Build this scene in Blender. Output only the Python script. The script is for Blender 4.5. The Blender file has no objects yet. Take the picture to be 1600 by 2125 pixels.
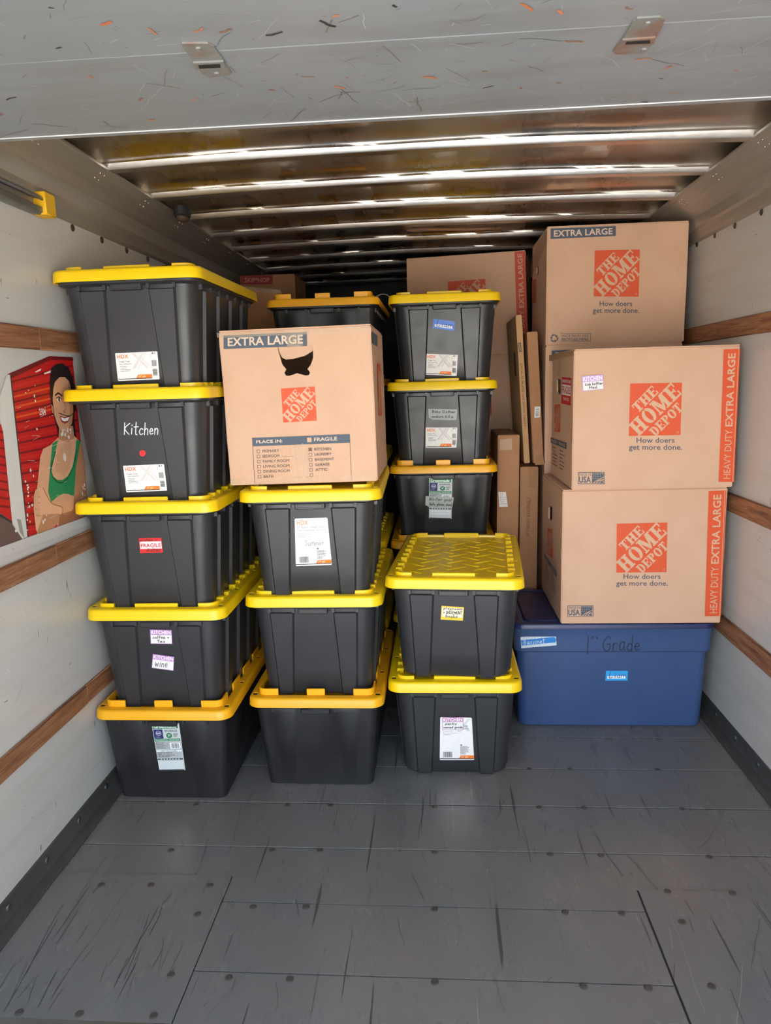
import bpy, bmesh, math, random
from mathutils import Matrix, Vector
from mathutils.geometry import tessellate_polygon
from mathutils import noise as mnoise
random.seed(7)
SC = bpy.context.scene
COL = SC.collection
pi = math.pi

# ------------------------------------------------------------------ camera
F_PX, W_PX, H_PX = 1500.0, 1600.0, 2125.0
CX, CY = 800.0, 1062.5
EYE = Vector((0, 0, 1.5))
def cam_rot():
    vz = Vector((105.0, -272.0)); roll = .028
    Y = Vector((vz.x, -vz.y, -F_PX)).normalized()
    Dv = -F_PX * F_PX / (vz.x * roll + vz.y)
    U = -Vector((roll * Dv, -Dv, -F_PX)).normalized()
    X = Y.cross(U)
    return Matrix((X, Y, U))           # cam -> world (rows are the world axes in camera coordinates)
RC = cam_rot()
cd = bpy.data.cameras.new('camera')
cd.sensor_fit = 'VERTICAL'; cd.sensor_height = 36.0; cd.sensor_width = 36.0
cd.lens = F_PX * 36.0 / H_PX
cd.clip_start = .02
cam = bpy.data.objects.new('camera', cd); COL.objects.link(cam)
cam.matrix_world = Matrix.Translation(EYE) @ RC.to_4x4()
SC.camera = cam

# ------------------------------------------------------------------ light
world = bpy.data.worlds.new('sky'); SC.world = world; world.use_nodes = True
wn = world.node_tree; wn.nodes.clear()
wo = wn.nodes.new('ShaderNodeOutputWorld'); wb = wn.nodes.new('ShaderNodeBackground')
sky = wn.nodes.new('ShaderNodeTexSky'); sky.sky_type = 'NISHITA'; sky.sun_disc = False
sky.sun_elevation = math.radians(52); sky.sun_rotation = math.radians(20); sky.dust_density = 2.5; sky.ozone_density = .6
wb.inputs['Strength'].default_value = .42
hs = wn.nodes.new('ShaderNodeHueSaturation'); hs.inputs['Saturation'].default_value = .5
wn.links.new(sky.outputs[0], hs.inputs['Color']); wn.links.new(hs.outputs[0], wb.inputs[0]); wn.links.new(wb.outputs[0], wo.inputs[0])
sl = bpy.data.lights.new('sun', 'SUN'); sl.energy = 8.0; sl.angle = math.radians(.6); sl.color = (1, .95, .87)
sun = bpy.data.objects.new('sun', sl); COL.objects.link(sun)
sun.rotation_euler = (math.radians(-38), 0, math.radians(-20))   # shines from the cab end, over the roof, on the ground behind
SC.view_settings.view_transform = 'Standard'; SC.view_settings.look = 'None'
SC.view_settings.exposure = 2.02; SC.view_settings.gamma = 1.0; SC.view_settings.use_curve_mapping = False

# ------------------------------------------------------------------ pixel helpers (photo pixel -> direction -> point on a known plane)
def ray(px, py): return RC @ Vector((px - CX, -(py - CY), -F_PX))
def hit(px, py, p, n):
    r = ray(px, py); t = (Vector(p) - EYE).dot(n) / r.dot(n); return EYE + r * t
def on_x(px, py, x): return hit(px, py, (x, 0, 0), Vector((1, 0, 0)))
def on_y(px, py, y): return hit(px, py, (0, y, 0), Vector((0, 1, 0)))
def on_z(px, py, z): return hit(px, py, (0, 0, z), Vector((0, 0, 1)))

# ------------------------------------------------------------------ materials
def lin(c):
    return tuple(((v / 255) / 12.92 if v / 255 <= .04045 else ((v / 255 + .055) / 1.055) ** 2.4) for v in c)
class NT:
    def __init__(s, name):
        s.m = bpy.data.materials.new(name); s.m.use_nodes = True; s.t = s.m.node_tree
        s.b = s.t.nodes['Principled BSDF']
        s._co = None
    def n(s, typ, **kw):
        o = s.t.nodes.new(typ)
        for k, v in kw.items():
            if hasattr(o, k): setattr(o, k, v)
            else: o.inputs[k.replace('_', ' ')].default_value = v
        return o
    def l(s, a, b): s.t.links.new(a, b)
    def co(s, scale=(1, 1, 1), rot=(0, 0, 0), loc=(0, 0, 0)):
        if s._co is None: s._co = s.n('ShaderNodeTexCoord')
        mp = s.n('ShaderNodeMapping'); mp.inputs['Scale'].default_value = scale; mp.inputs['Rotation'].default_value = rot
        mp.inputs['Location'].default_value = loc
        s.l(s._co.outputs['Object'], mp.inputs[0]); return mp.outputs[0]
    def noise(s, co, scale, detail=3, rough=.5):
        o = s.n('ShaderNodeTexNoise'); o.inputs['Scale'].default_value = scale; o.inputs['Detail'].default_value = detail
        o.inputs['Roughness'].default_value = rough; s.l(co, o.inputs['Vector']); return o.outputs['Fac']
    def ramp(s, fac, stops):
        r = s.n('ShaderNodeValToRGB'); e = r.color_ramp.elements
        while len(e) < len(stops): e.new(.5)
        for i, (p, c) in enumerate(stops):
            e[i].position = p; e[i].color = (*c, 1) if len(c) == 3 else c
        s.l(fac, r.inputs[0]); return r.outputs[0]
    def mix(s, fac, a, b, blend='MIX'):
        m = s.n('ShaderNodeMix', data_type='RGBA', blend_type=blend)
        for sock, v in ((m.inputs[0], fac), (m.inputs[6], a), (m.inputs[7], b)):
            if isinstance(v, (int, float)): sock.default_value = v
            elif isinstance(v, tuple): sock.default_value = (*v, 1) if len(v) == 3 else v
            else: s.l(v, sock)
        return m.outputs[2]
    def bump(s, h, strength=.2, dist=.01):
        b = s.n('ShaderNodeBump'); b.inputs['Strength'].default_value = strength; b.inputs['Distance'].default_value = dist
        s.l(h, b.inputs['Height']); s.l(b.outputs[0], s.b.inputs['Normal'])
    def set(s, **kw):
        for k, v in kw.items():
            i = s.b.inputs[k.replace('_', ' ')]
            if isinstance(v, (int, float)): i.default_value = v
            elif isinstance(v, tuple): i.default_value = (*v, 1) if len(v) == 3 else v
            else: s.l(v, i)
        return s.m
_flat = {}
def flat(rgb, rough=.6, metal=0):
    k = (rgb, rough, metal)
    if k not in _flat:
        t = NT('print_%d_%d_%d' % rgb); co = t.co()
        c = lin(rgb)
        col = t.mix(t.noise(co, 60, 2), tuple(v * .93 for v in c), tuple(min(1, v * 1.05) for v in c))
        _flat[k] = t.set(Base_Color=col, Roughness=rough, Metallic=metal)
    return _flat[k]
def scratch(t, rot, sx, sy, scale, lo, hi, loc=(0, 0, 0)):
    co = t.co((sx, sy, sx), rot, loc)
    return t.ramp(t.noise(co, scale, 1, .4), [(lo, (0, 0, 0)), (hi, (1, 1, 1))])

def m_wall():
    t = NT('white_wall_panel'); co = t.co()
    base = t.mix(t.noise(co, 1.3, 4), lin((190, 188, 183)), lin((204, 202, 197)))
    base = t.mix(t.ramp(t.noise(t.co((1, .6, 9)), 1.6, 5, .65), [(.5, (0, 0, 0)), (.8, (.5, .5, .5))]), base, lin((176, 167, 152)))
    sc = t.ramp(t.noise(t.co((4, 5, 1.1), (.6, 0, 0)), 9, 3, .5), [(.735, (0, 0, 0)), (.755, (1, 1, 1))])
    base = t.mix(sc, base, lin((120, 118, 112)))
    sc2 = t.ramp(t.noise(t.co((5, 1.2, 6), (-.5, 0, 0), (3, 1, 2)), 10, 3, .5), [(.73, (0, 0, 0)), (.75, (1, 1, 1))])
    base = t.mix(sc2, base, lin((140, 128, 112)))
    t.bump(t.noise(t.co((1, 1, 1)), 3, 2), .05, .02)
    return t.set(Base_Color=base, Roughness=.32, Specular_IOR_Level=.5)
def m_doorpaint():
    t = NT('grey_door_paint'); co = t.co()
    base = t.mix(t.noise(co, 2.2, 4), lin((130, 137, 142)), lin((150, 156, 160)))
    base = t.mix(t.ramp(t.noise(t.co((.5, 3, 1)), 3, 5, .6), [(.48, (0, 0, 0)), (.75, (.6, .6, .6))]), base, lin((120, 118, 112)))
    t.bump(t.noise(co, 5, 3), .08, .02)
    return t.set(Base_Color=base, Roughness=.38)
def m_floor():
    t = NT('worn_dark_floor_board'); co = t.co()
    base = t.mix(t.noise(t.co((2.5, .8, 1)), 2.0, 5, .6), lin((88, 92, 94)), lin((116, 116, 115)))
    base = t.mix(t.ramp(t.noise(co, 1.1, 3), [(.4, (0, 0, 0)), (.7, (.7, .7, .7))]), base, lin((122, 113, 107)))
    for r, s, c, th, lo in [((0, 0, .06), (26, .7, 1), (48, 49, 50), .68, (0, 0, 0)), ((0, 0, -.12), (30, .9, 1), (150, 150, 148), .745, (4, 1, 0)),
                            ((0, 0, .35), (24, .9, 1), (54, 54, 54), .725, (7, 3, 0)), ((0, 0, 1.35), (24, 1, 1), (150, 148, 145), .765, (2, 9, 0))]:
        f = t.ramp(t.noise(t.co(s, r, lo), 2.2, 2, .5), [(th, (0, 0, 0)), (th + .02, (.75, .75, .75))])
        base = t.mix(f, base, lin(c))
    rg = t.ramp(t.noise(t.co((3, 1, 1)), 3, 4), [(.3, (.22, .22, .22)), (.7, (.38, .38, .38))])
    t.bump(t.noise(t.co((18, 1.5, 1)), 4, 4), .06, .004)
    return t.set(Base_Color=base, Roughness=rg, Specular_IOR_Level=.6)
def m_metal(name, a, b, rough=(.2, .38), scale=(1, .25, 1), dents=.12, dscale=6, metal=1.0):
    t = NT(name)
    c = t.mix(t.noise(t.co(scale), 4, 5, .6), lin(a), lin(b))
    rg = t.ramp(t.noise(t.co(scale), 9, 4), [(.3, (rough[0],) * 3), (.7, (rough[1],) * 3)])
    t.bump(t.noise(t.co(), dscale, 3), dents, .02)
    return t.set(Base_Color=c, Metallic=metal, Roughness=rg)
def m_wood():
    t = NT('worn_timber_rail')
    g = t.noise(t.co((6, .8, 14)), 7, 5, .65)
    c = t.ramp(g, [(.25, lin((84, 52, 34))), (.5, lin((143, 95, 64))), (.75, lin((176, 131, 94)))])
    c = t.mix(t.ramp(t.noise(t.co((8, 2, 30)), 6, 3), [(.68, (0, 0, 0)), (.72, (.8, .8, .8))]), c, lin((196, 165, 130)))
    t.bump(g, .3, .004)
    return t.set(Base_Color=c, Roughness=.62)
def m_card(name='corrugated_cardboard', a=(200, 159, 130), b=(214, 175, 147), s=1.0):
    t = NT(name)
    c = t.mix(t.noise(t.co(), 7, 4), lin(a), lin(b))
    c = t.mix(t.ramp(t.noise(t.co(), 420, 2), [(.6, (0, 0, 0)), (.72, (.22, .22, .22))]), c, lin((150, 108, 78)))
    w = t.n('ShaderNodeTexWave', wave_type='BANDS', bands_direction='X'); w.inputs['Scale'].default_value = 42; w.inputs['Distortion'].default_value = .6
    t.l(t.co(), w.inputs['Vector'])
    h = t.mix(.35, w.outputs['Fac'], t.noise(t.co((1, 1, .3)), 16, 3))
    t.bump(h, .09, .002)
    return t.set(Base_Color=c, Roughness=.72, Specular_IOR_Level=.25)
def m_plastic(name, a, b, rough=(.3, .45), dirt=None, dth=.62):
    t = NT(name); co = t.co()
    c = t.mix(t.noise(co, 4, 3), lin(a), lin(b))
    if dirt:
        c = t.mix(t.ramp(t.noise(co, 9, 5, .65), [(dth, (0, 0, 0)), (dth + .12, (.55, .55, .55))]), c, lin(dirt))
    rg = t.ramp(t.noise(co, 12, 3), [(.3, (rough[0],) * 3), (.7, (rough[1],) * 3)])
    t.bump(t.noise(co, 260, 2), .05, .001)
    return t.set(Base_Color=c, Roughness=rg, Specular_IOR_Level=.5)
def m_tape():
    t = NT('clear_packing_tape')
    t.bump(t.noise(t.co((1, 1, 2.5)), 60, 3), .5, .006)
    m = t.set(Base_Color=lin((222, 196, 160)), Roughness=.14, Alpha=.26, Specular_IOR_Level=.7)
    return m
M = dict(wall=m_wall(), door=m_doorpaint(), floor=m_floor(), wood=m_wood(), card=m_card(), tape=m_tape(),
    card2=m_card('plain_brown_cardboard', (158, 112, 76), (178, 131, 94)),
    card3=m_card('kraft_mailer_cardboard', (176, 134, 92), (190, 150, 108)),
    alu=m_metal('mill_aluminium', (196, 186, 174), (226, 217, 206), (.2, .4), (1, .2, 1), .1, 7),
    beam=m_metal('stained_aluminium', (150, 143, 128), (196, 190, 178), (.3, .5), (6, .25, 6), .08, 5, .55),
    bow=m_metal('bright_roof_bow', (214, 211, 206), (232, 229, 224), (.28, .42), (.3, 1, 1), .05, 20),
    steel=m_metal('galvanised_steel', (128, 132, 134), (164, 168, 170), (.3, .5), (3, 3, 3), .1, 30),
    kick=m_metal('scuffed_kick_plate', (56, 55, 53), (98, 96, 92), (.35, .6), (1, .8, 1), .2, 14, .3),
    rust=m_plastic('rusty_hinge_paint', (118, 121, 118), (138, 141, 137), (.4, .6), (132, 78, 46), .47),
    black=m_plastic('black_tote_plastic', (43, 43, 45), (51, 51, 53), (.3, .42)),
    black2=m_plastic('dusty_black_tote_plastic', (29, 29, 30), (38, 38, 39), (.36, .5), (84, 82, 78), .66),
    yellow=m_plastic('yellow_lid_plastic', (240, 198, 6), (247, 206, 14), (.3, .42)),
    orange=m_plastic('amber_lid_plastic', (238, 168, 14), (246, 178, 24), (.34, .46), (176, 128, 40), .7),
    blue=m_plastic('blue_tote_plastic', (52, 74, 116), (60, 84, 126), (.32, .45), (110, 130, 180), .78),
    navy=m_plastic('navy_lid_plastic', (36, 42, 82), (42, 50, 92), (.3, .42)),
    stop=m_plastic('yellow_stop_block', (226, 172, 20), (236, 184, 30), (.4, .55), (120, 80, 30), .62),
    dark=m_plastic('black_rubber_and_shade', (26, 26, 26), (36, 36, 36), (.5, .7)),  # also stands in for shade on the far wall and in lid slots
    ground=m_plastic('pale_concrete_ground', (176, 172, 164), (198, 194, 186), (.8, .9)))

# ------------------------------------------------------------------ object helpers
def link(name, me, parent=None, mats=()):
    o = bpy.data.objects.new(name, me); COL.objects.link(o)
    if me is not None:
        for m in mats: me.materials.append(M[m] if isinstance(m, str) else m)
    if parent is not None: o.parent = parent
    return o
def tag(o, label, cat=None, group=None, kind=None):
    o['label'] = label
    if cat: o['category'] = cat
    if group: o['group'] = group
    if kind: o['kind'] = kind
    return o
def mesh(bm, smooth=None, name='mesh'):
    me = bpy.data.meshes.new(name); bmesh.ops.recalc_face_normals(bm, faces=bm.faces); bm.to_mesh(me); bm.free()
    if smooth:
        for p in me.polygons: p.use_smooth = True
        me.set_sharp_from_angle(angle=math.radians(smooth))
    return me
def box(bm, x0, x1, y0, y1, z0, z1, bev=0, seg=1, mtx=None):
    r = bmesh.ops.create_cube(bm, size=1)['verts']
    for v in r: v.co = Vector(((x0 + x1) / 2 + v.co.x * (x1 - x0), (y0 + y1) / 2 + v.co.y * (y1 - y0), (z0 + z1) / 2 + v.co.z * (z1 - z0)))
    if mtx is not None:
        for v in r: v.co = mtx @ v.co
    if bev:
        es = {e for v in r for e in v.link_edges}
        bmesh.ops.bevel(bm, geom=list(es), offset=bev, segments=seg, affect='EDGES', profile=.5)
def bx(name, dims, mat, parent=None, bev=0, seg=1):
    bm = bmesh.new(); box(bm, *dims, bev=bev, seg=seg); return link(name, mesh(bm, 40 if bev else None), parent, [mat])
def loft(bm, loops, cap0=True, cap1=True):
    rows = [[bm.verts.new(p) for p in l] for l in loops]; n = len(rows[0])
    for a, b in zip(rows, rows[1:]):
        for i in range(n):
            j = (i + 1) % n
            bm.faces.new((a[i], a[j], b[j], b[i]))
    if cap0: bm.faces.new(rows[0][::-1])
    if cap1: bm.faces.new(rows[-1])
def extrude_y(bm, prof, y0, y1):
    loft(bm, [[(x, y0, z) for x, z in prof], [(x, y1, z) for x, z in prof]])
def empty(name, mtx):
    o = bpy.data.objects.new(name, None); COL.objects.link(o); o.matrix_world = mtx; o.empty_display_size = .1; return o
def prism(bm, poly, z0, z1, to3):
    """polygon in 2-D -> slab; to3(u,v,h)"""
    a = [bm.verts.new(to3(u, v, z0)) for u, v in poly]; b = [bm.verts.new(to3(u, v, z1)) for u, v in poly]
    n = len(poly)
    for i in range(n):
        j = (i + 1) % n; bm.faces.new((a[i], a[j], b[j], b[i]))
    bm.faces.new(a[::-1]); bm.faces.new(b)
def disc_mesh(r, h, seg=10):
    bm = bmesh.new()
    loft(bm, [[(r * k * math.cos(2 * pi * i / seg), r * k * math.sin(2 * pi * i / seg), z) for i in range(seg)] for k, z in ((1, 0), (1, h * .4), (.7, h), (.45, h * .85))])
    return mesh(bm, 50)

# ------------------------------------------------------------------ lettering
_txt = {}
def text_geo(s, bold=0.0):
    if 'M' in s: bold = 0.0
    k = (s, bold)
    if k not in _txt:
        c = bpy.data.curves.new('lettering', 'FONT'); c.body = s; c.resolution_u = 3; c.offset = bold * .8; c.space_character = 1.0 + bold * 1.2
        o = bpy.data.objects.new('lettering', c); COL.objects.link(o)
        bpy.context.view_layer.update()
        me = bpy.data.meshes.new_from_object(o.evaluated_get(bpy.context.evaluated_depsgraph_get()))
        me.calc_loop_triangles()
        vs = [(v.co.x, v.co.y) for v in me.vertices]; fs = [tuple(t.vertices) for t in me.loop_triangles]
        bpy.data.objects.remove(o); bpy.data.meshes.remove(me); bpy.data.curves.remove(c)
        xs = [v[0] for v in vs]; ys = [v[1] for v in vs]
        x0, x1, y0, y1 = min(xs), max(xs), min(ys), max(ys)
        _txt[k] = ([((x - x0) / (x1 - x0), (y - y0) / (y1 - y0)) for x, y in vs], fs)
    return _txt[k]
# single-stroke handwriting: glyph -> (width, strokes), y up, baseline 0, x-height .5, cap 1
HW = {
 'K': (.7, ['.05,1 .08,0', '.65,.95 .1,.5 .65,0']), 'i': (.3, ['.15,.5 .15,0', '.15,.75 .17,.78']), 't': (.45, ['.2,.95 .2,.1 .35,0', '0,.6 .45,.62']),
 'c': (.5, ['.45,.42 .25,.52 .05,.25 .22,0 .47,.08']), 'h': (.5, ['.05,1 .05,0', '.05,.35 .25,.52 .42,.4 .42,0']), 'e': (.5, ['.05,.25 .42,.3 .25,.52 .05,.28 .2,0 .45,.08']),
 'n': (.5, ['.05,.5 .05,0', '.05,.32 .25,.52 .42,.38 .42,0']), 'S': (.6, ['.52,.9 .25,1 .08,.78 .3,.55 .5,.3 .3,.02 .02,.12']), 's': (.42, ['.36,.45 .18,.5 .1,.37 .32,.18 .2,0 .02,.05']),
 'u': (.5, ['.05,.5 .08,.1 .25,0 .4,.15 .42,.5', '.42,.5 .44,0']), 'm': (.75, ['.05,.5 .05,0', '.05,.35 .2,.52 .34,.4 .34,0', '.34,.35 .5,.52 .66,.4 .66,0']),
 'r': (.4, ['.05,.5 .05,0', '.05,.3 .2,.5 .38,.45']), 'L': (.55, ['.1,1 .05,0 .5,.05']), 'a': (.5, ['.4,.45 .2,.5 .05,.2 .2,0 .4,.2', '.42,.5 .42,.08 .5,0']),
 'B': (.6, ['.1,1 .08,0', '.1,1 .45,.9 .4,.6 .12,.52 .5,.4 .45,.05 .08,0']), 'd': (.5, ['.4,.4 .2,.5 .04,.22 .2,0 .4,.15', '.43,1 .42,0']), 'p': (.5, ['.06,.5 .06,-.4', '.06,.4 .28,.52 .45,.25 .25,0 .08,.1']),
 'l': (.25, ['.1,1 .1,0']), 'y': (.5, ['.05,.5 .2,.05', '.45,.5 .1,-.4']), 'o': (.5, ['.25,.5 .05,.25 .25,0 .45,.25 .25,.5']), 'b': (.5, ['.06,1 .06,0', '.06,.35 .28,.5 .45,.25 .25,0 .06,.1']),
 'k': (.5, ['.06,1 .06,0', '.42,.5 .08,.22 .45,0']), 'f': (.4, ['.38,.95 .2,.95 .15,.7 .15,0', '0,.5 .35,.52']), '+': (.5, ['.05,.3 .45,.3', '.25,.5 .25,.1']), 'w': (.65, ['.05,.5 .18,0 .32,.4 .46,0 .6,.5']),
 'G': (.8, ['.7,.85 .45,1 .08,.5 .3,.02 .65,.1 .7,.45 .42,.45']), '1': (.3, ['.15,1.1 .15,-.1']), 'C': (.6, ['.55,.85 .3,1 .05,.5 .25,0 .57,.1']), 'W': (.8, ['.05,1 .2,0 .4,.8 .6,0 .78,1']), 'g': (.5, ['.4,.45 .2,.5 .05,.22 .22,.02 .4,.2', '.42,.5 .4,-.3 .1,-.35']),
 'v': (.5, ['.05,.5 .22,0 .42,.5']), 'M': (.8, ['.05,0 .1,.95 .38,.3 .66,.95 .72,0']), 'D': (.6, ['.1,1 .08,0', '.1,1 .5,.75 .5,.25 .08,0']), '0': (.5, ['.25,.9 .05,.45 .25,0 .45,.45 .25,.9']), '-': (.4, ['.05,.35 .35,.35']), '3': (.5, ['.05,.85 .4,.85 .2,.5 .45,.25 .2,0 .02,.1']),
 'P': (.55, ['.08,1 .08,0', '.08,1 .5,.85 .4,.5 .1,.48']), 'N': (.6, ['.06,0 .08,1 .5,0 .54,1']), 'E': (.5, ['.5,1 .06,1 .06,0 .5,0', '.06,.5 .4,.5']), 'H': (.6, ['.06,1 .06,0', '.54,1 .54,0', '.06,.5 .54,.5']), 'R': (.6, ['.08,1 .08,0', '.08,1 .5,.82 .1,.5 .55,0']), 'F': (.5, ['.5,1 .06,1 .06,0', '.06,.5 .4,.5']), 'I': (.2, ['.1,1 .1,0']), 'A': (.6, ['.03,0 .3,1 .57,0', '.12,.4 .48,.4']),
 'T': (.6, ['.02,1 .58,1', '.3,1 .3,0']), '(': (.25, ['.2,1 .05,.5 .2,-.1']), ')': (.25, ['.05,1 .2,.5 .05,-.1']), ',': (.2, ['.1,.05 .05,-.15']), '.': (.2, ['.08,0 .12,.03']), ' ': (.35, []), 'x': (.45, ['.05,.5 .4,0', '.4,.5 .05,0'])}
def smooth_line(p, k=4):
    if len(p) < 3: return p
    out = []
    for i in range(len(p) - 1):
        a, b, c, d = p[max(i - 1, 0)], p[i], p[i + 1], p[min(i + 2, len(p) - 1)]
        for j in range(k):
            t = j / k
            out.append(tuple(.5 * ((2 * b[q]) + (-a[q] + c[q]) * t + (2 * a[q] - 5 * b[q] + 4 * c[q] - d[q]) * t * t + (-a[q] + 3 * b[q] - 3 * c[q] + d[q]) * t ** 3) for q in (0, 1)))
    return out + [p[-1]]
def hand_lines(s, jitter=.04, slant=.08):
    rr = random.Random(s); x = 0; L = []
    for ch in s:
        w, st = HW[ch]; dy = rr.uniform(-jitter, jitter); k = rr.uniform(.92, 1.08)
        for q in st:
            pts = [tuple(map(float, c.split(','))) for c in q.split()]
            L.append(smooth_line([(x + px * k + slant * py, py * k + dy) for px, py in pts]))
        x += w * k + .12
    xs = [p[0] for l in L for p in l]; ys = [p[1] for l in L for p in l]
    x0, x1, y0, y1 = min(xs), max(xs), min(ys), max(ys)
    return [[((a - x0) / (x1 - x0), (b - y0) / (y1 - y0)) for a, b in l] for l in L]

class Decal:
    """flat print lying on a plane: unit square, u to the right, v downwards"""
    def __init__(s, quad):           # quad: TL, TR, BR, BL points in the parent's local space
        s.q = [Vector(p) for p in quad]; a, b, c, d = s.q
        s.n = ((b - a).cross(a - d)).normalized()      # towards the reader
        s.w = ((b - a).length + (c - d).length) / 2; s.h = ((d - a).length + (c - b).length) / 2
        s.v = []; s.f = []; s.mi = []; s.mats = []; s.i = 0; s.step = .00008
    def P(s, u, v, off):
        a, b, c, d = s.q
        return (a * (1 - u) + b * u) * (1 - v) + (d * (1 - u) + c * u) * v + s.n * (.0007 + off)
    def mat(s, c):
        m = M[c] if isinstance(c, str) else flat(c) if isinstance(c, tuple) else c
        if m not in s.mats: s.mats.append(m)
        return s.mats.index(m)
    def tri(s, pts, faces, c, adv=True):
        s.i += 1 if adv else .06
        k = len(s.v); off = s.i * s.step; mi = s.mat(c)
        s.v += [s.P(u, v, off) for u, v in pts]
        for f in faces: s.f.append(tuple(k + j for j in f)); s.mi.append(mi)
    def poly(s, pts, c, adv=True):
        t = tessellate_polygon([[Vector((u, v, 0)) for u, v in pts]]); s.tri(pts, t, c, adv)
    def rect(s, u0, v0, u1, v1, c, adv=True): s.tri([(u0, v0), (u1, v0), (u1, v1), (u0, v1)], [(0, 1, 2, 3)], c, adv)
    def frame(s, u0, v0, u1, v1, c, t):
        tu = t / s.w; tv = t / s.h; s.i += 1
        for r in ((u0, v0, u1, v0 + tv), (u0, v1 - tv, u1, v1), (u0, v0, u0 + tu, v1), (u1 - tu, v0, u1, v1)): s.rect(*r, c, False)
    def ell(s, u, v, ru, rv, c, n=16, adv=True):
        s.poly([(u + ru * math.cos(2 * pi * i / n), v + rv * math.sin(2 * pi * i / n)) for i in range(n)], c, adv)
    def text(s, st, u0, v0, u1, v1, c, bold=.0, rot=0):
        vs, fs = text_geo(st, bold)
        if rot == 0: pts = [(u0 + x * (u1 - u0), v1 - y * (v1 - v0)) for x, y in vs]
        elif rot == 90: pts = [(u1 - (u1 - u0) * y if False else u0 + (1 - y) * (u1 - u0), v1 - x * (v1 - v0)) for x, y in vs]     # reads upwards
        else: pts = [(u0 + y * (u1 - u0), v0 + x * (v1 - v0)) for x, y in vs]                                              # reads downwards
        s.tri(pts, fs, c)
    def line(s, pts, c, w, adv=True):
        s.i += 1 if adv else .06
        P2 = [Vector((u * s.w, v * s.h)) for u, v in pts]; L = []; R = []
        for i, p in enumerate(P2):
            d = (P2[min(i + 1, len(P2) - 1)] - P2[max(i - 1, 0)])
            if d.length < 1e-9: d = Vector((1, 0))
            d.normalize(); nn = Vector((-d.y, d.x)) * w / 2
            if i == 0: p = p - d * w / 2
            if i == len(P2) - 1: p = p + d * w / 2
            L.append(p + nn); R.append(p - nn)
        n = len(L); pp = [(q.x / s.w, q.y / s.h) for q in L + R]
        s.tri(pp, [(i, i + 1, n + i + 1, n + i) for i in range(n - 1)], c, False)
    def hand(s, st, u0, v0, u1, v1, c, w):
        s.i += 1
        for l in hand_lines(st): s.line([(u0 + x * (u1 - u0), v1 - y * (v1 - v0)) for x, y in l], c, w, False)
    def bars(s, u0, v0, u1, v1, c, n=14, vert=True, seed=1):
        r = random.Random(seed); s.i += 1; x = 0; L = []
        while x < 1:
            w = r.choice((.02, .035, .05)); L.append((x, min(1, x + w))); x += w + r.choice((.02, .03, .045))
        for a, b in L:
            if vert: s.rect(u0 + a * (u1 - u0), v0, u0 + b * (u1 - u0), v1, c, False)
            else: s.rect(u0, v0 + a * (v1 - v0), u1, v0 + b * (v1 - v0), c, False)
    def small(s, u0, v0, u1, v1, c, rows, seed=1, fill=.5):
        r = random.Random(seed); s.i += 1
        for k in range(rows):
            y = v0 + (v1 - v0) * k / rows; e = u0 + (u1 - u0) * r.uniform(.55, 1); x = u0
            while x < e:
                x2 = min(e, x + (u1 - u0) * r.uniform(.08, .22)); s.rect(x, y, x2, y + (v1 - v0) / rows * fill, c, False); x = x2 + (u1 - u0) * .03
    def build(s, name, parent, label=None):
        me = bpy.data.meshes.new(name); me.from_pydata([tuple(v) for v in s.v], [], s.f); me.update()
        o = link(name, me, parent, s.mats)
        for p, i in zip(me.polygons, s.mi): p.material_index = i
        if label: o['label'] = label
        return o

# ================================================================== THE TRUCK BODY
XL, XR, Y0, Y1, ZR = -1.262, 1.20, -.12, 6.15, 2.29
def ground():
    bm = bmesh.new(); bmesh.ops.create_grid(bm, x_segments=1, y_segments=1, size=30)
    o = link('ground', mesh(bm), None, ['ground']); o.location = (0, -6, -.86)
    tag(o, 'pale concrete ground outside the open rear of the truck', 'ground', kind='structure')
ground()
def wall(name, dims, label):
    o = bx(name, dims, 'wall'); tag(o, label, 'wall', kind='structure'); return o
WL = wall('wall_left', (XL - .05, XL, Y0, Y1, -.05, 2.34), 'white scuffed truck wall on the left with poster and timber rails')
WR = wall('wall_right', (XR, XR + .05, Y0, Y1, -.05, 2.34), 'white scuffed truck wall on the right beside the cardboard boxes')
WB = wall('wall_back', (XL - .05, XR + .05, Y1, Y1 + .05, -.05, 2.34), 'far end wall of the truck behind the load, coloured dark as shade')
WB.data.materials[0] = M['dark']  # near-black colour stands in for the lack of light this deep inside

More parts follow.
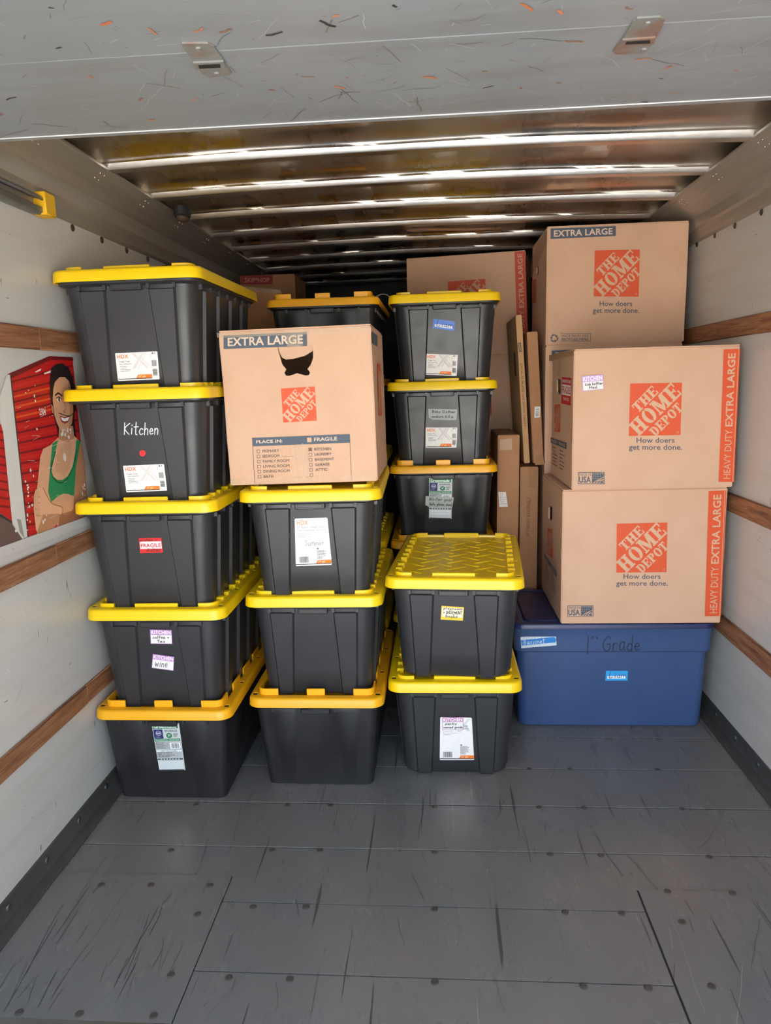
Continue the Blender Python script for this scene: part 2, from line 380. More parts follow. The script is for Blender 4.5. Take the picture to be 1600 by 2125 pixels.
# floor: cross planks, each its own board, plus two corner plates and screws
FL = bx('floor', (XL, XR, Y0, Y1, -.06, -.0028), flat((46, 45, 44))); tag(FL, 'dark scuffed truck floor of wide cross boards with screws', 'floor', kind='structure')
seams = [2.376 + .256 * k for k in range(-10, 16)]
ids = {}
plateL, plateR = (XL, -.657, 1.447, 1.975), (.572, XR, .2, 1.955)
for a, b in zip(seams, seams[1:]):
    if b < Y0: continue
    x0, x1 = XL + .002, XR - .002
    segs = [(x0, x1, max(a, Y0), min(b, Y1))]
    lo, hi = segs[0][2], segs[0][3]
    if lo < plateL[3]:
        segs = []
        # cut out the corner plates
        for s0, s1 in ((lo, min(hi, 1.447)), (max(lo, 1.447), min(hi, 1.955)), (max(lo, 1.955), min(hi, 1.975)), (max(lo, 1.975), hi)):
            if s1 - s0 < .002: continue
            mid = (s0 + s1) / 2
            segs.append((plateL[1] + .003 if 1.447 < mid < 1.975 else x0, plateR[0] - .003 if .2 < mid < 1.955 else x1, s0, s1))
        big = [q for q in segs if q[1] - q[0] > .5]
        bm = bmesh.new()
        for i, (u0, u1, s0, s1) in enumerate(big):
            box(bm, u0, u1, s0 + (.0022 if i == 0 else 0), s1 - (.0022 if i == len(big) - 1 else 0), -.0028, 0)
        link('floor_board', mesh(bm), FL, ['floor'])
    else:
        bm = bmesh.new(); box(bm, x0, x1, lo + .0022, hi - .0022, -.0028, 0, .0012); link('floor_board', mesh(bm), FL, ['floor'])
for p in (plateL, plateR):
    bm = bmesh.new(); box(bm, p[0] + .003, p[1], p[2], p[3], -.0028, .0022, .0014); link('floor_plate', mesh(bm), FL, ['floor'])
bx('threshold_strip', (XL + .003, plateL[1], 1.425, 1.446, -.0028, .003), 'steel', FL)
scr = disc_mesh(.0105, .003); scr.materials.append(flat((82, 78, 74), .4, .3))
zs5 = [(815, 220), (1193, 222), (1372, 222), (710, 410), (1130, 410), (1327, 410), (422, 556), (627, 556), (872, 558), (820, 678), (710, 930), (80, 1086), (330, 1092), (637, 1100), (1050, 645), (1270, 645), (950, 940), (1203, 945)]
zs6 = [(597, 72), (765, 72), (1130, 75), (1515, 75), (203, 228), (637, 231), (825, 233), (1230, 238), (203, 418), (683, 425), (893, 430), (1343, 438), (1170, 583), (1440, 590), (1230, 710), (1353, 978), (203, 655), (745, 668), (980, 672), (205, 957), (822, 975), (1090, 982)]
for x, y in [(a / 2, 1560 + b / 2) for a, b in zs5] + [(800 + a / 2, 1560 + b / 2) for a, b in zs6]:
    p = on_z(x, y, 0); o = bpy.data.objects.new('floor_screw', scr); COL.objects.link(o); o.parent = FL
    on_plate = (p.x < plateL[1] and 1.44 < p.y < plateL[3]) or (p.x > plateR[0] and p.y < plateR[3])
    o.location = (p.x, p.y, .0022 if on_plate else 0)

def floor_scuffs():
    rr = random.Random(5)
    def D(z=.0, box_=(-1.18, 1.12, 1.2, 3.2)):
        a, b, c, d = box_; q = Decal([(a, d, z), (b, d, z), (b, c, z), (a, c, z)]); q.step = .00001; return q
    d = D(); scuffs(d, 'floor_scratches', FL, rr, 170, [((72, 72, 72), .9)] * 3 + [((128, 126, 122), .7)] * 3 + [((80, 77, 75), 1.6)], .02, .3, .0006, .0016, lambda r: pi / 2 + r.gauss(0, .3), .12)
    d = D(.0024, (XL + .06, plateL[1], 1.447, 1.97)); scuffs(d, 'plate_scratches', FL, rr, 60, [((60, 60, 60), .9)] * 3 + [((124, 124, 122), .8)], .05, .5, .0008, .002, lambda r: pi / 2 + r.gauss(-.05, .12), .06)
    d = D(.0024, (plateR[0], XR - .06, 1.2, 1.95)); scuffs(d, 'plate_scratches', FL, rr, 45, [((78, 72, 68), 1)] * 3 + [((150, 144, 138), .8)], .05, .4, .0008, .002, lambda r: pi / 2 + r.gauss(.1, .25), .08)
def wall_scuffs():
    rr = random.Random(9)
    for x, par, nm in ((XL, WL, 1), (XR, WR, -1)):
        a, b = (1.2, 3.4) if nm > 0 else (3.4, 1.2)
        for z0, z1, n in ((.08, .44, 34), (.55, .94, 38), (1.05, 1.6, 20 if nm < 0 else 0), (1.74, 2.05, 16)):
            if not n: continue
            d = Decal([(x, a, z1), (x, b, z1), (x, b, z0), (x, a, z0)]); d.step = .00002
            if d.n.x * nm < 0: d.n = -d.n
            scuffs(d, 'wall_scuffs', par, rr, n, [((142, 139, 133), 1)] * 4 + [((160, 144, 126), 1.2), ((224, 224, 222), 1.2), ((108, 105, 101), 1)], .005, .07, .0006, .002, lambda r: r.choice((r.gauss(1.2, .3), r.gauss(.2, .5), r.gauss(-1, .4))))

# kick plates
for nm, x, s, lab in (('baseboard_left', XL, 1, 'dark scuffed metal kick plate along the foot of the left wall'), ('baseboard_right', XR, -1, 'dark scuffed metal kick plate along the foot of the right wall')):
    bm = bmesh.new(); prof = [(x, .002), (x + s * .055, .002), (x + s * .055, .006), (x + s * .016, .012), (x + s * .010, .022), (x + s * .006, .062), (x, .066)]
    extrude_y(bm, prof if s > 0 else prof[::-1], Y0, Y1)
    o = link(nm, mesh(bm, 30), None, ['kick']); tag(o, lab, 'kick plate', kind='structure')
    rv = disc_mesh(.011, .004); rv.materials.append(M['steel'])
    for k in range(11):
        r = bpy.data.objects.new('rivet', rv); COL.objects.link(r); r.parent = o
        r.location = (x + s * .0085, 1.35 + .21 * k, .04); r.rotation_euler = (0, s * pi / 2, 0)

# timber rails (boards butted end to end)
rails = [('L', .47, .535, [Y0, 2.33, Y1], 'lowest'), ('L', .965, 1.03, [Y0, 2.23, Y1], 'middle'), ('L', 1.635, 1.71, [Y0, 2.27, Y1], 'uppermost'),
         ('R', .427, .500, [Y0, 3.3, Y1], 'lowest'), ('R', .95, 1.022, [Y0, 3.4, Y1], 'middle'), ('R', 1.645, 1.718, [Y0, 3.5, Y1], 'uppermost')]
def rail_z(side):
    x = XL if side == 'L' else XR; z = lambda p: on_x(p[0], p[1], x).z
    pts = dict(L=[((231, 1372.8), (238, 1404)), ((190.8, 1096), (199.5, 1131)), ((153.6, 690.4), (163.7, 733))], R=[((1600, 1356.3), (1600, 1401.8)), ((1600, 1053.5), (1600, 1097)), ((1600, 646.5), (1600, 689))])[side]
    return [(z(b), z(a)) for a, b in pts]
for i, (s, _, _, ys, pos) in enumerate(rails):
    z0, z1 = rail_z(s)[i % 3]
    x = XL if s == 'L' else XR; d = 1 if s == 'L' else -1
    root = empty('trim_%d' % (i + 1), Matrix.Translation((x, 2.2, z0)))
    tag(root, '%s worn brown timber rail on the %s truck wall' % (pos, 'left' if s == 'L' else 'right'), 'rail', kind='structure')
    for k, (a, b) in enumerate(zip(ys, ys[1:])):
        bm = bmesh.new(); t = .013 if k == 0 else .011
        xa, xb = sorted((0, d * t)); box(bm, xa, xb, a - 2.2 + .002, b - 2.2 - .002, 0, z1 - z0, .003)
        link('rail_board', mesh(bm, 40), root, ['wood'])

# rivets along the wall tops
wr = disc_mesh(.0125, .005, 12); wr.materials.append(flat((120, 116, 108), .35, 1))
for side, pts in (('L', [(86, 445), (150, 473), (210.6, 498), (262, 519.6), (306, 538), (345, 554)]), ('R', [(1581, 440), (1526, 468), (1484, 488), (1447, 507)])):
    x = XL if side == 'L' else XR
    for q in pts:
        p = on_x(*q, x); o = bpy.data.objects.new('rivet', wr); COL.objects.link(o); o.parent = WL if side == 'L' else WR
        o.location = p; o.rotation_euler = (0, pi / 2 if side == 'L' else -pi / 2, 0)

# roof: quilted aluminium sheet, bows and side beams
bow_y = [2.21 + .392 * k for k in range(-5, 10)]
def arch(x): return .022 * (1 - ((x - (XL + XR) / 2) / 1.23) ** 2)
bm = bmesh.new(); nx = 40; rows = []
rn = random.Random(3)
ph = [(rn.uniform(2, 9), rn.uniform(0, 6), rn.uniform(3, 8), rn.uniform(0, 6)) for _ in range(5)]
ysamp = [(Y0, 0)]
for b in bow_y:                        # the sheet curls down to each bow on the side facing the door
    if b - .16 < Y0: continue
    ysamp += [(b - .150, 0)] + [(b - .034 - .105 * (1 - t), 1 - math.sqrt(max(0, 1 - t * t))) for t in (.15, .3, .45, .58, .7, .8, .88, .94, .98, 1)] + [(b + .034, 1), (b + .037, .05), (b + .12, 0)]
ysamp.append((Y1, 0))
for y, dip in ysamp:
    row = []
    for i in range(nx + 1):
        x = XL + (XR - XL) * i / nx
        wob = sum(math.sin(a * x + b) * math.sin(c * y + d) for a, b, c, d in ph) * .0012
        cr = (mnoise.noise(Vector((x * 7, y * 16, 2))) + .6 * mnoise.noise(Vector((x * 19, y * 30, 5)))) * .0022
        row.append(bm.verts.new((x, y + (cr * 2.2 if .02 < dip < .9 else 0), 2.293 + arch(x) - .036 * dip + wob + cr * (1 - dip))))
    rows.append(row)
for a, b in zip(rows, rows[1:]):
    for i in range(nx): bm.faces.new((a[i], b[i], b[i + 1], a[i + 1]))
CE = link('ceiling', mesh(bm, 75), None, ['alu']); tag(CE, 'dented aluminium truck roof sheet with bright cross bows', 'ceiling', kind='structure')
bx('roof_skin', (XL - .05, XR + .05, Y0, Y1, 2.335, 2.36), 'alu', CE)
def bow_mesh():
    bm = bmesh.new(); n = 20
    prof = [(-.034, .03), (-.031, .022), (-.024, .004), (-.020, 0), (.022, 0), (.026, .006), (.032, .032)]
    rows = []
    for i in range(n + 1):
        x = XL + .03 + (XR - XL - .06) * i / n
        rows.append([(x, a, 2.238 + arch(x) + b) for a, b in prof])
    loft(bm, rows); return mesh(bm, 40)
bmh = bow_mesh(); bmh.materials.append(M['bow'])
for y in bow_y:
    if y < Y0: continue
    o = bpy.data.objects.new('roof_bow', bmh); COL.objects.link(o); o.parent = CE; o.location = (0, y, 0)
bprof = [(0, 2.075), (.012, 2.085), (.016, 2.125), (.026, 2.135), (.026, 2.19), (.05, 2.205), (.135, 2.242), (.15, 2.242), (.15, 2.25), (.135, 2.25), (.04, 2.3), (0, 2.3)]
for nm, x, s, lab in (('trim_7', XL, 1, 'wide aluminium roof beam along the top of the left wall'), ('trim_8', XR, -1, 'wide aluminium roof beam along the top of the right wall')):
    bm = bmesh.new(); dx = .02 if s < 0 else 0
    P = [(x + s * (a + (dx if a > .1 else 0)), z + (.012 if s < 0 and z < 2.15 else 0)) for a, z in bprof]
    extrude_y(bm, P if s > 0 else P[::-1], Y0, Y1)
    o = link(nm, mesh(bm, 25), None, ['beam']); tag(o, lab, 'roof beam', kind='structure')
    rs = bmesh.new()
    for y in bow_y:
        if y < Y0: continue
        for a, b in ((.12, -.02), (.12, .012), (.095, -.012), (.095, .02)):
            zz = 2.205 + (a - .05) / .085 * .037
            q = bmesh.ops.create_icosphere(rs, subdivisions=1, radius=.0042)['verts']
            for v in q: v.co += Vector((x + s * (a + dx), y + b, zz))
    link('rivets', mesh(rs, 60), o, [flat((190, 186, 178), .3, 1)])['kind'] = 'stuff'

# raised roll-up door lying under the roof
DZ, DY = 2.14, 1.945
DR = empty('door_1', Matrix.Translation((0, DY, DZ))); tag(DR, 'raised grey roll-up door, scratched paint, lying under the truck roof', 'door', kind='structure')
pan = None
for k in range(5):
    if pan is None:
        bm = bmesh.new(); box(bm, -1.225, 1.165, -.405, 0, 0, .022, .0015); pan = mesh(bm, 40); pan.materials.append(M['door'])
    o = bpy.data.objects.new('door_panel', pan); COL.objects.link(o); o.parent = DR; o.location = (0, -.4062 * k - .03, 0)
for k in range(1, 5): bx('seam_light_block', (-1.22, 1.16, -.4062 * k - .04, -.4062 * k - .02, .010, .021), 'dark', DR)  # added strips, block the bright roof from showing through the panel gaps
bx('edge_flange', (-1.225, 1.165, -.028, 0, .001, .03), flat((150, 154, 156), .35), DR, .002)
bx('edge_bead', (-1.225, 1.165, -.0305, -.0285, -.002, .004), flat((222, 224, 224), .3), DR)
def hinge(pts, slot, lab):
    n = Vector((0, 0, 1)); loc = Vector((0, DY, DZ))
    q = [on_z(*p, DZ) - loc for p in pts]
    bm = bmesh.new(); prism(bm, [(p.x, p.y) for p in q], -.004, -.0002, lambda u, v, h: (u, v, h))
    o = link('hinge', mesh(bm), DR, ['rust']); o['label'] = lab
    qs = [on_z(*p, DZ) - loc for p in slot]
    bm = bmesh.new(); prism(bm, [(p.x, p.y) for p in qs], -.0075, -.004, lambda u, v, h: (u, v, h)); link('knuckle', mesh(bm), o, ['rust'])
    c = sum(qs, Vector()) / len(qs)
    bm = bmesh.new(); prism(bm, [(c.x + (p.x - c.x) * .72, c.y + (p.y - c.y) * .5) for p in qs], -.0085, -.0075, lambda u, v, h: (u, v, h)); link('slot', mesh(bm), o, ['dark'])
    h3 = disc_mesh(.006, .003, 8); h3.materials.append(M['rust'])
    for t in (.12, .88):
        a = (q[0] + q[1]) / 2; b = (q[len(q) // 2] + q[len(q) // 2 + 1]) / 2; w = a.lerp(b, t)
        r = bpy.data.objects.new('rivet', h3); COL.objects.link(r); r.parent = o; r.location = (w.x, w.y, -.004); r.rotation_euler = (pi, 0, 0)
def scuffs(D, name, parent, rnd, n, cols, lmin, lmax, w0, w1, ang, bend=.25, region=(0, 0, 1, 1)):
    for _ in range(n):
        c, wt = rnd.choice(cols); u = rnd.uniform(region[0], region[2]); v = rnd.uniform(region[1], region[3]); L = lmin + (lmax - lmin) * rnd.random() ** 2.5; a = ang(rnd)
        p = []; k = 4
        for i in range(k + 1):
            a2 = a + bend * rnd.uniform(-1, 1); p.append((u, v)); u += L / k * math.cos(a2) / D.w; v += L / k * math.sin(a2) / D.h
        if any(not (0 <= x <= 1 and 0 <= y <= 1) for x, y in p): continue
        D.line(p, c, rnd.uniform(w0, w1) * wt, False)
    o = D.build(name, parent); o['kind'] = 'stuff'; return o
def zz(l, ox=0): return [(ox + a / 2, b / 2) for a, b in l]
hinge(zz([(755, 172), (862, 172), (888, 186), (926, 240), (961, 296), (952, 305), (868, 313), (840, 300), (800, 246), (757, 186)]), zz([(800, 246), (926, 240), (936, 268), (812, 274)]), 'rusty grey hinge nearer the left wall')
hinge(zz([(1045, 68), (1140, 62), (1160, 72), (1150, 100), (1115, 165), (1082, 205), (1060, 216), (955, 218), (944, 206), (988, 150), (1028, 80)], 800), zz([(984, 150), (1122, 140), (1115, 166), (974, 172)], 800), 'rusty grey hinge nearer the right wall')

for k in range(2):                       # scratches and rubbed-off paint on the two panels in view
    y1 = -.034 - .4085 * k; y0 = y1 - .398
    D = Decal([(-1.2, y0, 0), (1.15, y0, 0), (1.15, y1, 0), (-1.2, y1, 0)])
    if D.n.z > 0: D.n = -D.n
    D.step = .00003; rr = random.Random(40 + k)
    pal = [((190, 194, 196), 1)] * 5 + [((84, 82, 80), 1)] * 3 + [((112, 114, 116), 1)] * 7 + [((176, 180, 182), 1.6)] * 5 + [((128, 120, 108), 2.2)] * 3
    scuffs(D, 'paint_scratches', DR, rr, 210, pal, .006, .10, .0005, .0016, lambda r: r.choice((r.gauss(.1, .5), r.gauss(1.1, .4), r.gauss(-.8, .4))))
    D = Decal([(-1.2, y0, 0), (1.15, y0, 0), (1.15, y1, 0), (-1.2, y1, 0)])
    if D.n.z > 0: D.n = -D.n
    D.step = .00003; D.i = 20
    scuffs(D, 'rubbed_marks', DR, rr, 40, [((206, 120, 76), 1), ((206, 130, 92), .8), ((58, 54, 52), .8), ((150, 110, 86), 1)], .006, .035, .003, .008, lambda r: r.gauss(0, .6), .5)

floor_scuffs(); wall_scuffs()
# door tracks with yellow stop
for side, x, s in (('left', XL, 1), ('right', XR, -1)):
    root = empty('door_track', Matrix.Translation((x, Y0, 2.085)))
    tag(root, 'galvanised door track fixed high on the %s wall' % side, 'door track')
    yend = (on_x(98, 420, XL + .03).y - .02 if s > 0 else 1.9) - Y0
    bm = bmesh.new(); pr = [(.002, .018), (.04, .018), (.044, .012), (.044, .004), (.040, .004), (.038, .013), (.006, .013), (.006, -.026), (.022, -.03), (.034, -.026), (.036, -.016), (.040, -.016), (.039, -.03), (.026, -.036), (.002, -.034)]
    P = [(s * a, b) for a, b in pr]; extrude_y(bm, P if s > 0 else P[::-1], 0, yend); link('track_channel', mesh(bm, 30), root, ['steel'])
    if s > 0:
        bx('end_stop', (.004, .05, yend - .03, yend + .035, -.036, .034), 'stop', root, .004)['label'] = 'yellow stop block'
        bx('bracket', (.001, .006, yend - .42, yend - .24, -.075, -.03), 'steel', root, .002)

# dome lamp on the left beam
p = on_z(378, 440, 2.238); LMP = empty('dome_lamp', Matrix.Translation((p.x, p.y, 2.235))); tag(LMP, 'small dark cargo lamp under the roof by the left beam', 'lamp')
bm = bmesh.new(); loft(bm, [[(r * math.cos(t * pi / 8), r * 1.5 * math.sin(t * pi / 8), z) for t in range(16)] for r, z in ((.034, .02), (.034, -.012), (.028, -.02))]); link('lamp_base', mesh(bm, 40), LMP, ['dark'])
bm = bmesh.new(); loft(bm, [[(r * math.cos(t * pi / 8), r * 1.5 * math.sin(t * pi / 8), z) for t in range(16)] for r, z in ((.027, -.018), (.024, -.03), (.012, -.036))]); link('lamp_lens', mesh(bm, 60), LMP, [flat((96, 78, 66), .25)])
#PART2
# ------------------------------------------------------------------ poster on the left wall (flat print)
def poster():
    ya, yb, za, zb = 1.85, 2.60, .98, 1.68
    loc = Matrix.Translation((XL, ya, za))
    root = empty('wall_poster', loc)
    tag(root, 'scuffed poster of a smiling woman in green top by red roller doors, on left wall', 'poster')
    D = Decal([(0, 0, zb - za), (0, yb - ya, zb - za), (0, yb - ya, 0), (0, 0, 0)]); D.step = .00006
    def q(zx, zy):
        p = on_x(zx / 4.6208, 700 + zy / 4.6208, XL); return ((p.y - ya) / (yb - ya), (zb - p.z) / (zb - za))
    def pl(l, c): D.poly([q(*p) for p in l], c)
    def ln(l, c, w): D.line([q(*p) for p in smooth_line(l)], c, w)
    red, dk, lt = (196, 22, 22), (128, 10, 14), (222, 70, 34)
    pl([(75, 352), (470, 180), (693, 193), (725, 520), (770, 980), (860, 1740), (500, 1885), (330, 1950), (250, 1962)], red)
    for k in range(30):                                       # slats of the roller door in the picture
        t = k / 29; yl = 420 + 1420 * t; yr = 262 + 1500 * t; xl = 95 + 150 * t; xr = 690 + 165 * t
        g = max(0, 1 - abs(t - .17) / .09)
        ya_, yb_ = yl, yr
        h = 20
        c = dk if k % 2 == 0 else ((226, 84, 30) if g > .2 else (208, 36, 28))
        pl([(xl, ya_), (xr, yb_), (xr, yb_ + h), (xl, ya_ + h)], c)
    pl([(75, 352), (470, 180), (693, 193), (696, 225), (480, 215), (100, 395)], (110, 12, 16))
    pl([(0, 835), (22, 930), (108, 1765), (-40, 1665), (-40, 835)], red)
    for k in range(10):
        y = 900 + 80 * k; x = 15 + 85 * (y - 835) / 930; pl([(-40, y - 18), (x, y), (x, y + 22), (-40, y + 2)], dk)
    pl([(-40, 1700), (105, 1795), (238, 1985), (-40, 2100)], (104, 80, 74))
    pl([(-40, 1672), (108, 1768), (110, 1792), (-40, 1700)], (52, 48, 52))
    pl([(-10, 560), (52, 366), (84, 356), (258, 1955), (236, 1985), (108, 1785), (18, 900), (-10, 800)], (212, 210, 204))
    pl([(84, 356), (98, 372), (268, 1945), (258, 1960)], (70, 48, 44))
    pl([(150, 1740), (190, 1750), (225, 1930), (180, 1870)], (150, 146, 138))
    skin, skin2, skin3 = (222, 168, 132), (190, 134, 98), (160, 106, 76)
    # hair, neck, body
    pl([(480, 300), (520, 262), (590, 250), (650, 292), (690, 400), (712, 520), (718, 640), (700, 760), (722, 960), (550, 970), (540, 880), (505, 745), (478, 600), (468, 450)], (30, 22, 24))
    pl([(548, 960), (700, 945), (772, 1012), (802, 1200), (816, 1400), (832, 1585), (780, 1765), (700, 1795), (600, 1845), (540, 1812), (500, 1600), (350, 1500), (345, 1440), (360, 1300), (375, 1150), (402, 1070), (472, 1035)], skin)
    pl([(745, 1010), (772, 1012), (802, 1200), (816, 1400), (832, 1585), (790, 1740), (700, 1790), (690, 1640), (700, 1500), (715, 1300)], skin2)
    pl([(556, 850), (690, 850), (702, 965), (640, 1010), (552, 975)], skin2)
    pl([(600, 1020), (680, 1010), (660, 1250), (600, 1330), (520, 1290), (540, 1100)], (212, 160, 122))
    pl([(515, 430), (560, 382), (612, 382), (650, 420), (668, 480), (690, 600), (692, 720), (680, 820), (650, 890), (610, 912), (570, 892), (535, 822), (510, 742), (495, 600), (500, 500)], (212, 158, 122))
    pl([(640, 410), (668, 480), (690, 600), (692, 720), (680, 820), (650, 890), (655, 760), (660, 600)], (188, 130, 96))
    pl([(480, 640), (497, 660), (504, 730), (490, 725)], skin2)
    # green top
    pl([(490, 1020), (545, 985), (522, 1090), (482, 1280), (500, 1335), (540, 1368), (590, 1368), (640, 1330), (685, 1240), (712, 1100), (722, 980), (762, 1000), (742, 1100), (716, 1260), (700, 1522), (600, 1498), (540, 1530), (480, 1582), (450, 1482), (470, 1230)], (40, 138, 84))
    ln([(520, 1100), (478, 1285), (535, 1385), (610, 1380), (690, 1250), (720, 1090)], (18, 92, 54), .005)
    # folded arms
    pl([(480, 1590), (560, 1530), (640, 1500), (700, 1530), (692, 1650), (600, 1690), (560, 1700)], (214, 160, 124))
    pl([(330, 1460), (400, 1440), (480, 1585), (585, 1635), (560, 1760), (470, 1862), (360, 1912), (332, 1842), (310, 1650), (312, 1520)], (228, 174, 138))
    ln([(400, 1445), (480, 1588), (588, 1636), (562, 1760)], (140, 92, 66), .003); ln([(600, 1692), (692, 1652), (702, 1530)], (140, 92, 66), .0028)
    pl([(560, 1700), (690, 1660), (780, 1740), (700, 1800), (600, 1845), (545, 1810)], skin3)
    pl([(400, 1700), (560, 1690), (555, 1765), (470, 1862), (360, 1912), (345, 1860)], skin2)
    for a, b in ((315, 1500), (312, 1560), (312, 1620), (322, 1680)):
        D.ell(*q(a + 28, b), .018, .022, (218, 166, 130), 10); ln([(a + 5, b + 26), (a + 60, b + 32)], skin3, .0016)
    pl([(500, 1860), (560, 1820), (575, 1840), (505, 1880)], (22, 24, 24))
    # face
    ln([(518, 556), (545, 536), (578, 560)], (40, 26, 24), .006); ln([(610, 560), (640, 540), (664, 556)], (40, 26, 24), .006)
    D.ell(*q(550, 596), .016, .011, (232, 222, 212), 12); D.ell(*q(552, 596), .008, .011, (48, 34, 28), 10)
    D.ell(*q(640, 600), .014, .010, (222, 210, 200), 12); D.ell(*q(642, 600), .007, .010, (48, 34, 28), 10)
    ln([(526, 585), (550, 572), (575, 592)], (30, 20, 20), .003); ln([(620, 590), (642, 576), (662, 590)], (30, 20, 20), .003)
    ln([(600, 610), (612, 690), (590, 712), (615, 720)], (168, 112, 82), .003)
    pl([(558, 752), (600, 766), (655, 752), (640, 815), (604, 832), (572, 810)], (150, 70, 66))
    pl([(568, 766), (604, 778), (650, 764), (634, 800), (603, 808), (580, 797)], (244, 240, 234))
    ln([(545, 725), (600, 745), (660, 752), (708, 700)], (44, 32, 30), .0028)
    ln([(470, 1050), (600, 1000), (690, 985)], (226, 206, 190), .0012); ln([(580, 1000), (600, 1150)], (226, 214, 204), .001)
    D.ell(*q(604, 1150), .013, .022, (226, 220, 214), 8)
    D.text('2304', *q(354, 684), *q(424, 742), (236, 226, 222), .02)
    rr = random.Random(11)
    for _ in range(70):                                       # chipped spots and scratches
        a, b = rr.choice([(rr.uniform(120, 460), rr.uniform(400, 1900)), (rr.uniform(220, 300), rr.uniform(1250, 1850)), (rr.uniform(560, 660), rr.uniform(880, 960)), (rr.uniform(740, 800), rr.uniform(1380, 1560))])
        w = rr.uniform(.002, .009); D.ell(*q(a, b), w, w * rr.uniform(.4, 1.6), (226, 224, 218), 6)
    for _ in range(22):
        a, b = rr.uniform(120, 640), rr.uniform(420, 1820); d = rr.uniform(20, 110); ln([(a, b), (a + d, b - d * rr.uniform(-.2, .6))], rr.choice([(224, 170, 150), (230, 220, 210)]), .0009)
    pl([(300, 330), (360, 300), (355, 320), (310, 340)], (240, 210, 205)); pl([(385, 345), (455, 318), (450, 340), (395, 356)], (240, 214, 208))
    D.build('printed_sheet', root)
    # pale bead under the poster
    bm = bmesh.new(); a = on_x(0, 1146, XL); b = on_x(190, 1076, XL)
    d = (b - a).normalized(); up = Vector((0, -d.z, d.y))
    c = [a - loc.translation - d * .25, b - loc.translation + d * .08]
    hh = .016
    loft(bm, [[p + up * u + Vector((x, 0, 0)) for x, u in ((.0004, -hh), (.009, -hh), (.012, 0), (.009, hh), (.0004, hh))] for p in c]); link('lower_bead', mesh(bm, 40), root, ['wall'])
poster()

# ================================================================== TOTES
def rrect(hw, hl, r, n=6):
    pts = []
    for cx, cy, a0 in ((hw - r, -hl + r, -pi / 2), (hw - r, hl - r, 0), (-hw + r, hl - r, pi / 2), (-hw + r, -hl + r, pi)):
        for i in range(n + 1):
            a = a0 + pi / 2 * i / n; pts.append((cx + r * math.cos(a), cy + r * math.sin(a)))
    return pts
LW, LL = .2525, .3875          # lid half sizes
def tote_outline(hw, hl, r, fp, sp, p, ramp=.006):
    """closed outline, ccw from the front (-y): pilasters fp on the short sides, sp on the long sides"""
    pts = []
    def side(A, d, n, L, pil):
        # A: centre of side, d: direction, n: outward, L: half straight length
        out = []
        for a, b in pil:
            out += [(a - ramp, 0), (a, p), (b, p), (b + ramp, 0)]
        for t, o in out: pts.append((A[0] + d[0] * t + n[0] * o, A[1] + d[1] * t + n[1] * o))
    def corner(cx, cy, a0, n=7):
        for i in range(n + 1):
            a = a0 + pi / 2 * i / n; pts.append((cx + r * math.cos(a), cy + r * math.sin(a)))
    side((0, -hl), (1, 0), (0, -1), hw - r, fp); corner(hw - r, -hl + r, -pi / 2)
    side((hw, 0), (0, 1), (1, 0), hl - r, sp); corner(hw - r, hl - r, 0)
    side((0, hl), (-1, 0), (0, 1), hw - r, fp); corner(-hw + r, hl - r, pi / 2)
    side((-hw, 0), (0, -1), (-1, 0), hl - r, sp); corner(-hw + r, -hl + r, pi)
    return pts
def lerp(a, b, t): return a + (b - a) * t
HB = dict(hdx=dict(wb=.195, wt=.2225, lb=.330, lt=.3575, H=.357, rb=.045, rt=.052), grn=dict(wb=.200, wt=.2275, lb=.335, lt=.3625, H=.335, rb=.026, rt=.03))
def tote_body(kind):
    k = HB[kind]; bm = bmesh.new(); H = k['H']; loops = []
    def at(z, inset=0, p=None):
        t = z / (H - .012); hw = lerp(k['wb'], k['wt'], t) - inset; hl = lerp(k['lb'], k['lt'], t) - inset; r = lerp(k['rb'], k['rt'], t)
        if kind == 'hdx':
            a, b = lerp(.096, .076, t), lerp(.142, .157, t); fp = [(-b, -a), (a, b)]
            sp = []
            for c in (-.255, -.105, .045, .195):
                c += .03; w = lerp(.022, .036, t); sp.append((c - w, c + w))
            pp = .010 if p is None else p
        else:
            a, b = lerp(.098, .078, t), lerp(.135, .155, t); fp = [(-b, -a), (a, b)]
            sp = [(-.27, -.12), (.12, .27)]; pp = .0042 if p is None else p
        loops.append([(x, y, z) for x, y in tote_outline(hw, hl, r, fp, sp, pp)])
    if kind == 'hdx':
        at(0, .012, .016); at(.003, .007, .015); at(.012, 0); at(.10); at(.20); at(.30); at(H - .030); at(H - .026, 0, .002); at(H - .014, 0, .001)
    else:
        at(0, .004, 0); at(.004, 0, 0); at(.128, 0, 0); at(.134); at(.2); at(H - .03); at(H - .02, 0, .0015); at(H - .014, 0, 0)
    n = len(loops[0])
    # rim flange below the lid
    def fl(z, ow, ol, r): 
        base = tote_outline(ow, ol, r, [(-.157, -.076), (.076, .157)], [(c - .036, c + .036) for c in (-.225, -.075, .075, .225)] if kind == 'hdx' else [(-.27, -.12), (.12, .27)], 0)
        loops.append([(x, y, z) for x, y in base])
    fl(H - .010, LW - .018, LL - .018, .045); fl(H - .010 + .004, LW - .0125, LL - .0125, .045); fl(H + .026, LW - .0125, LL - .0125, .045)
    loft(bm, loops)
    # stiffening tabs under the flange
    ty = k['lt']
    for x in ((-.165, -.155), (-.078, -.068), (.068, .078), (.155, .165)):
        for s in (-1, 1): box(bm, x[0], x[1], *sorted((s * (ty - .004), s * (LL - .02))), H - .026, H - .008)
    tx = k['wt']
    for y in (-.30, -.2, -.1, 0, .1, .2, .3):
        for s in (-1, 1): box(bm, *sorted((s * (tx - .004), s * (LW - .02))), y - .005, y + .005, H - .028, H - .008)
    return mesh(bm, 38, kind + '_body')
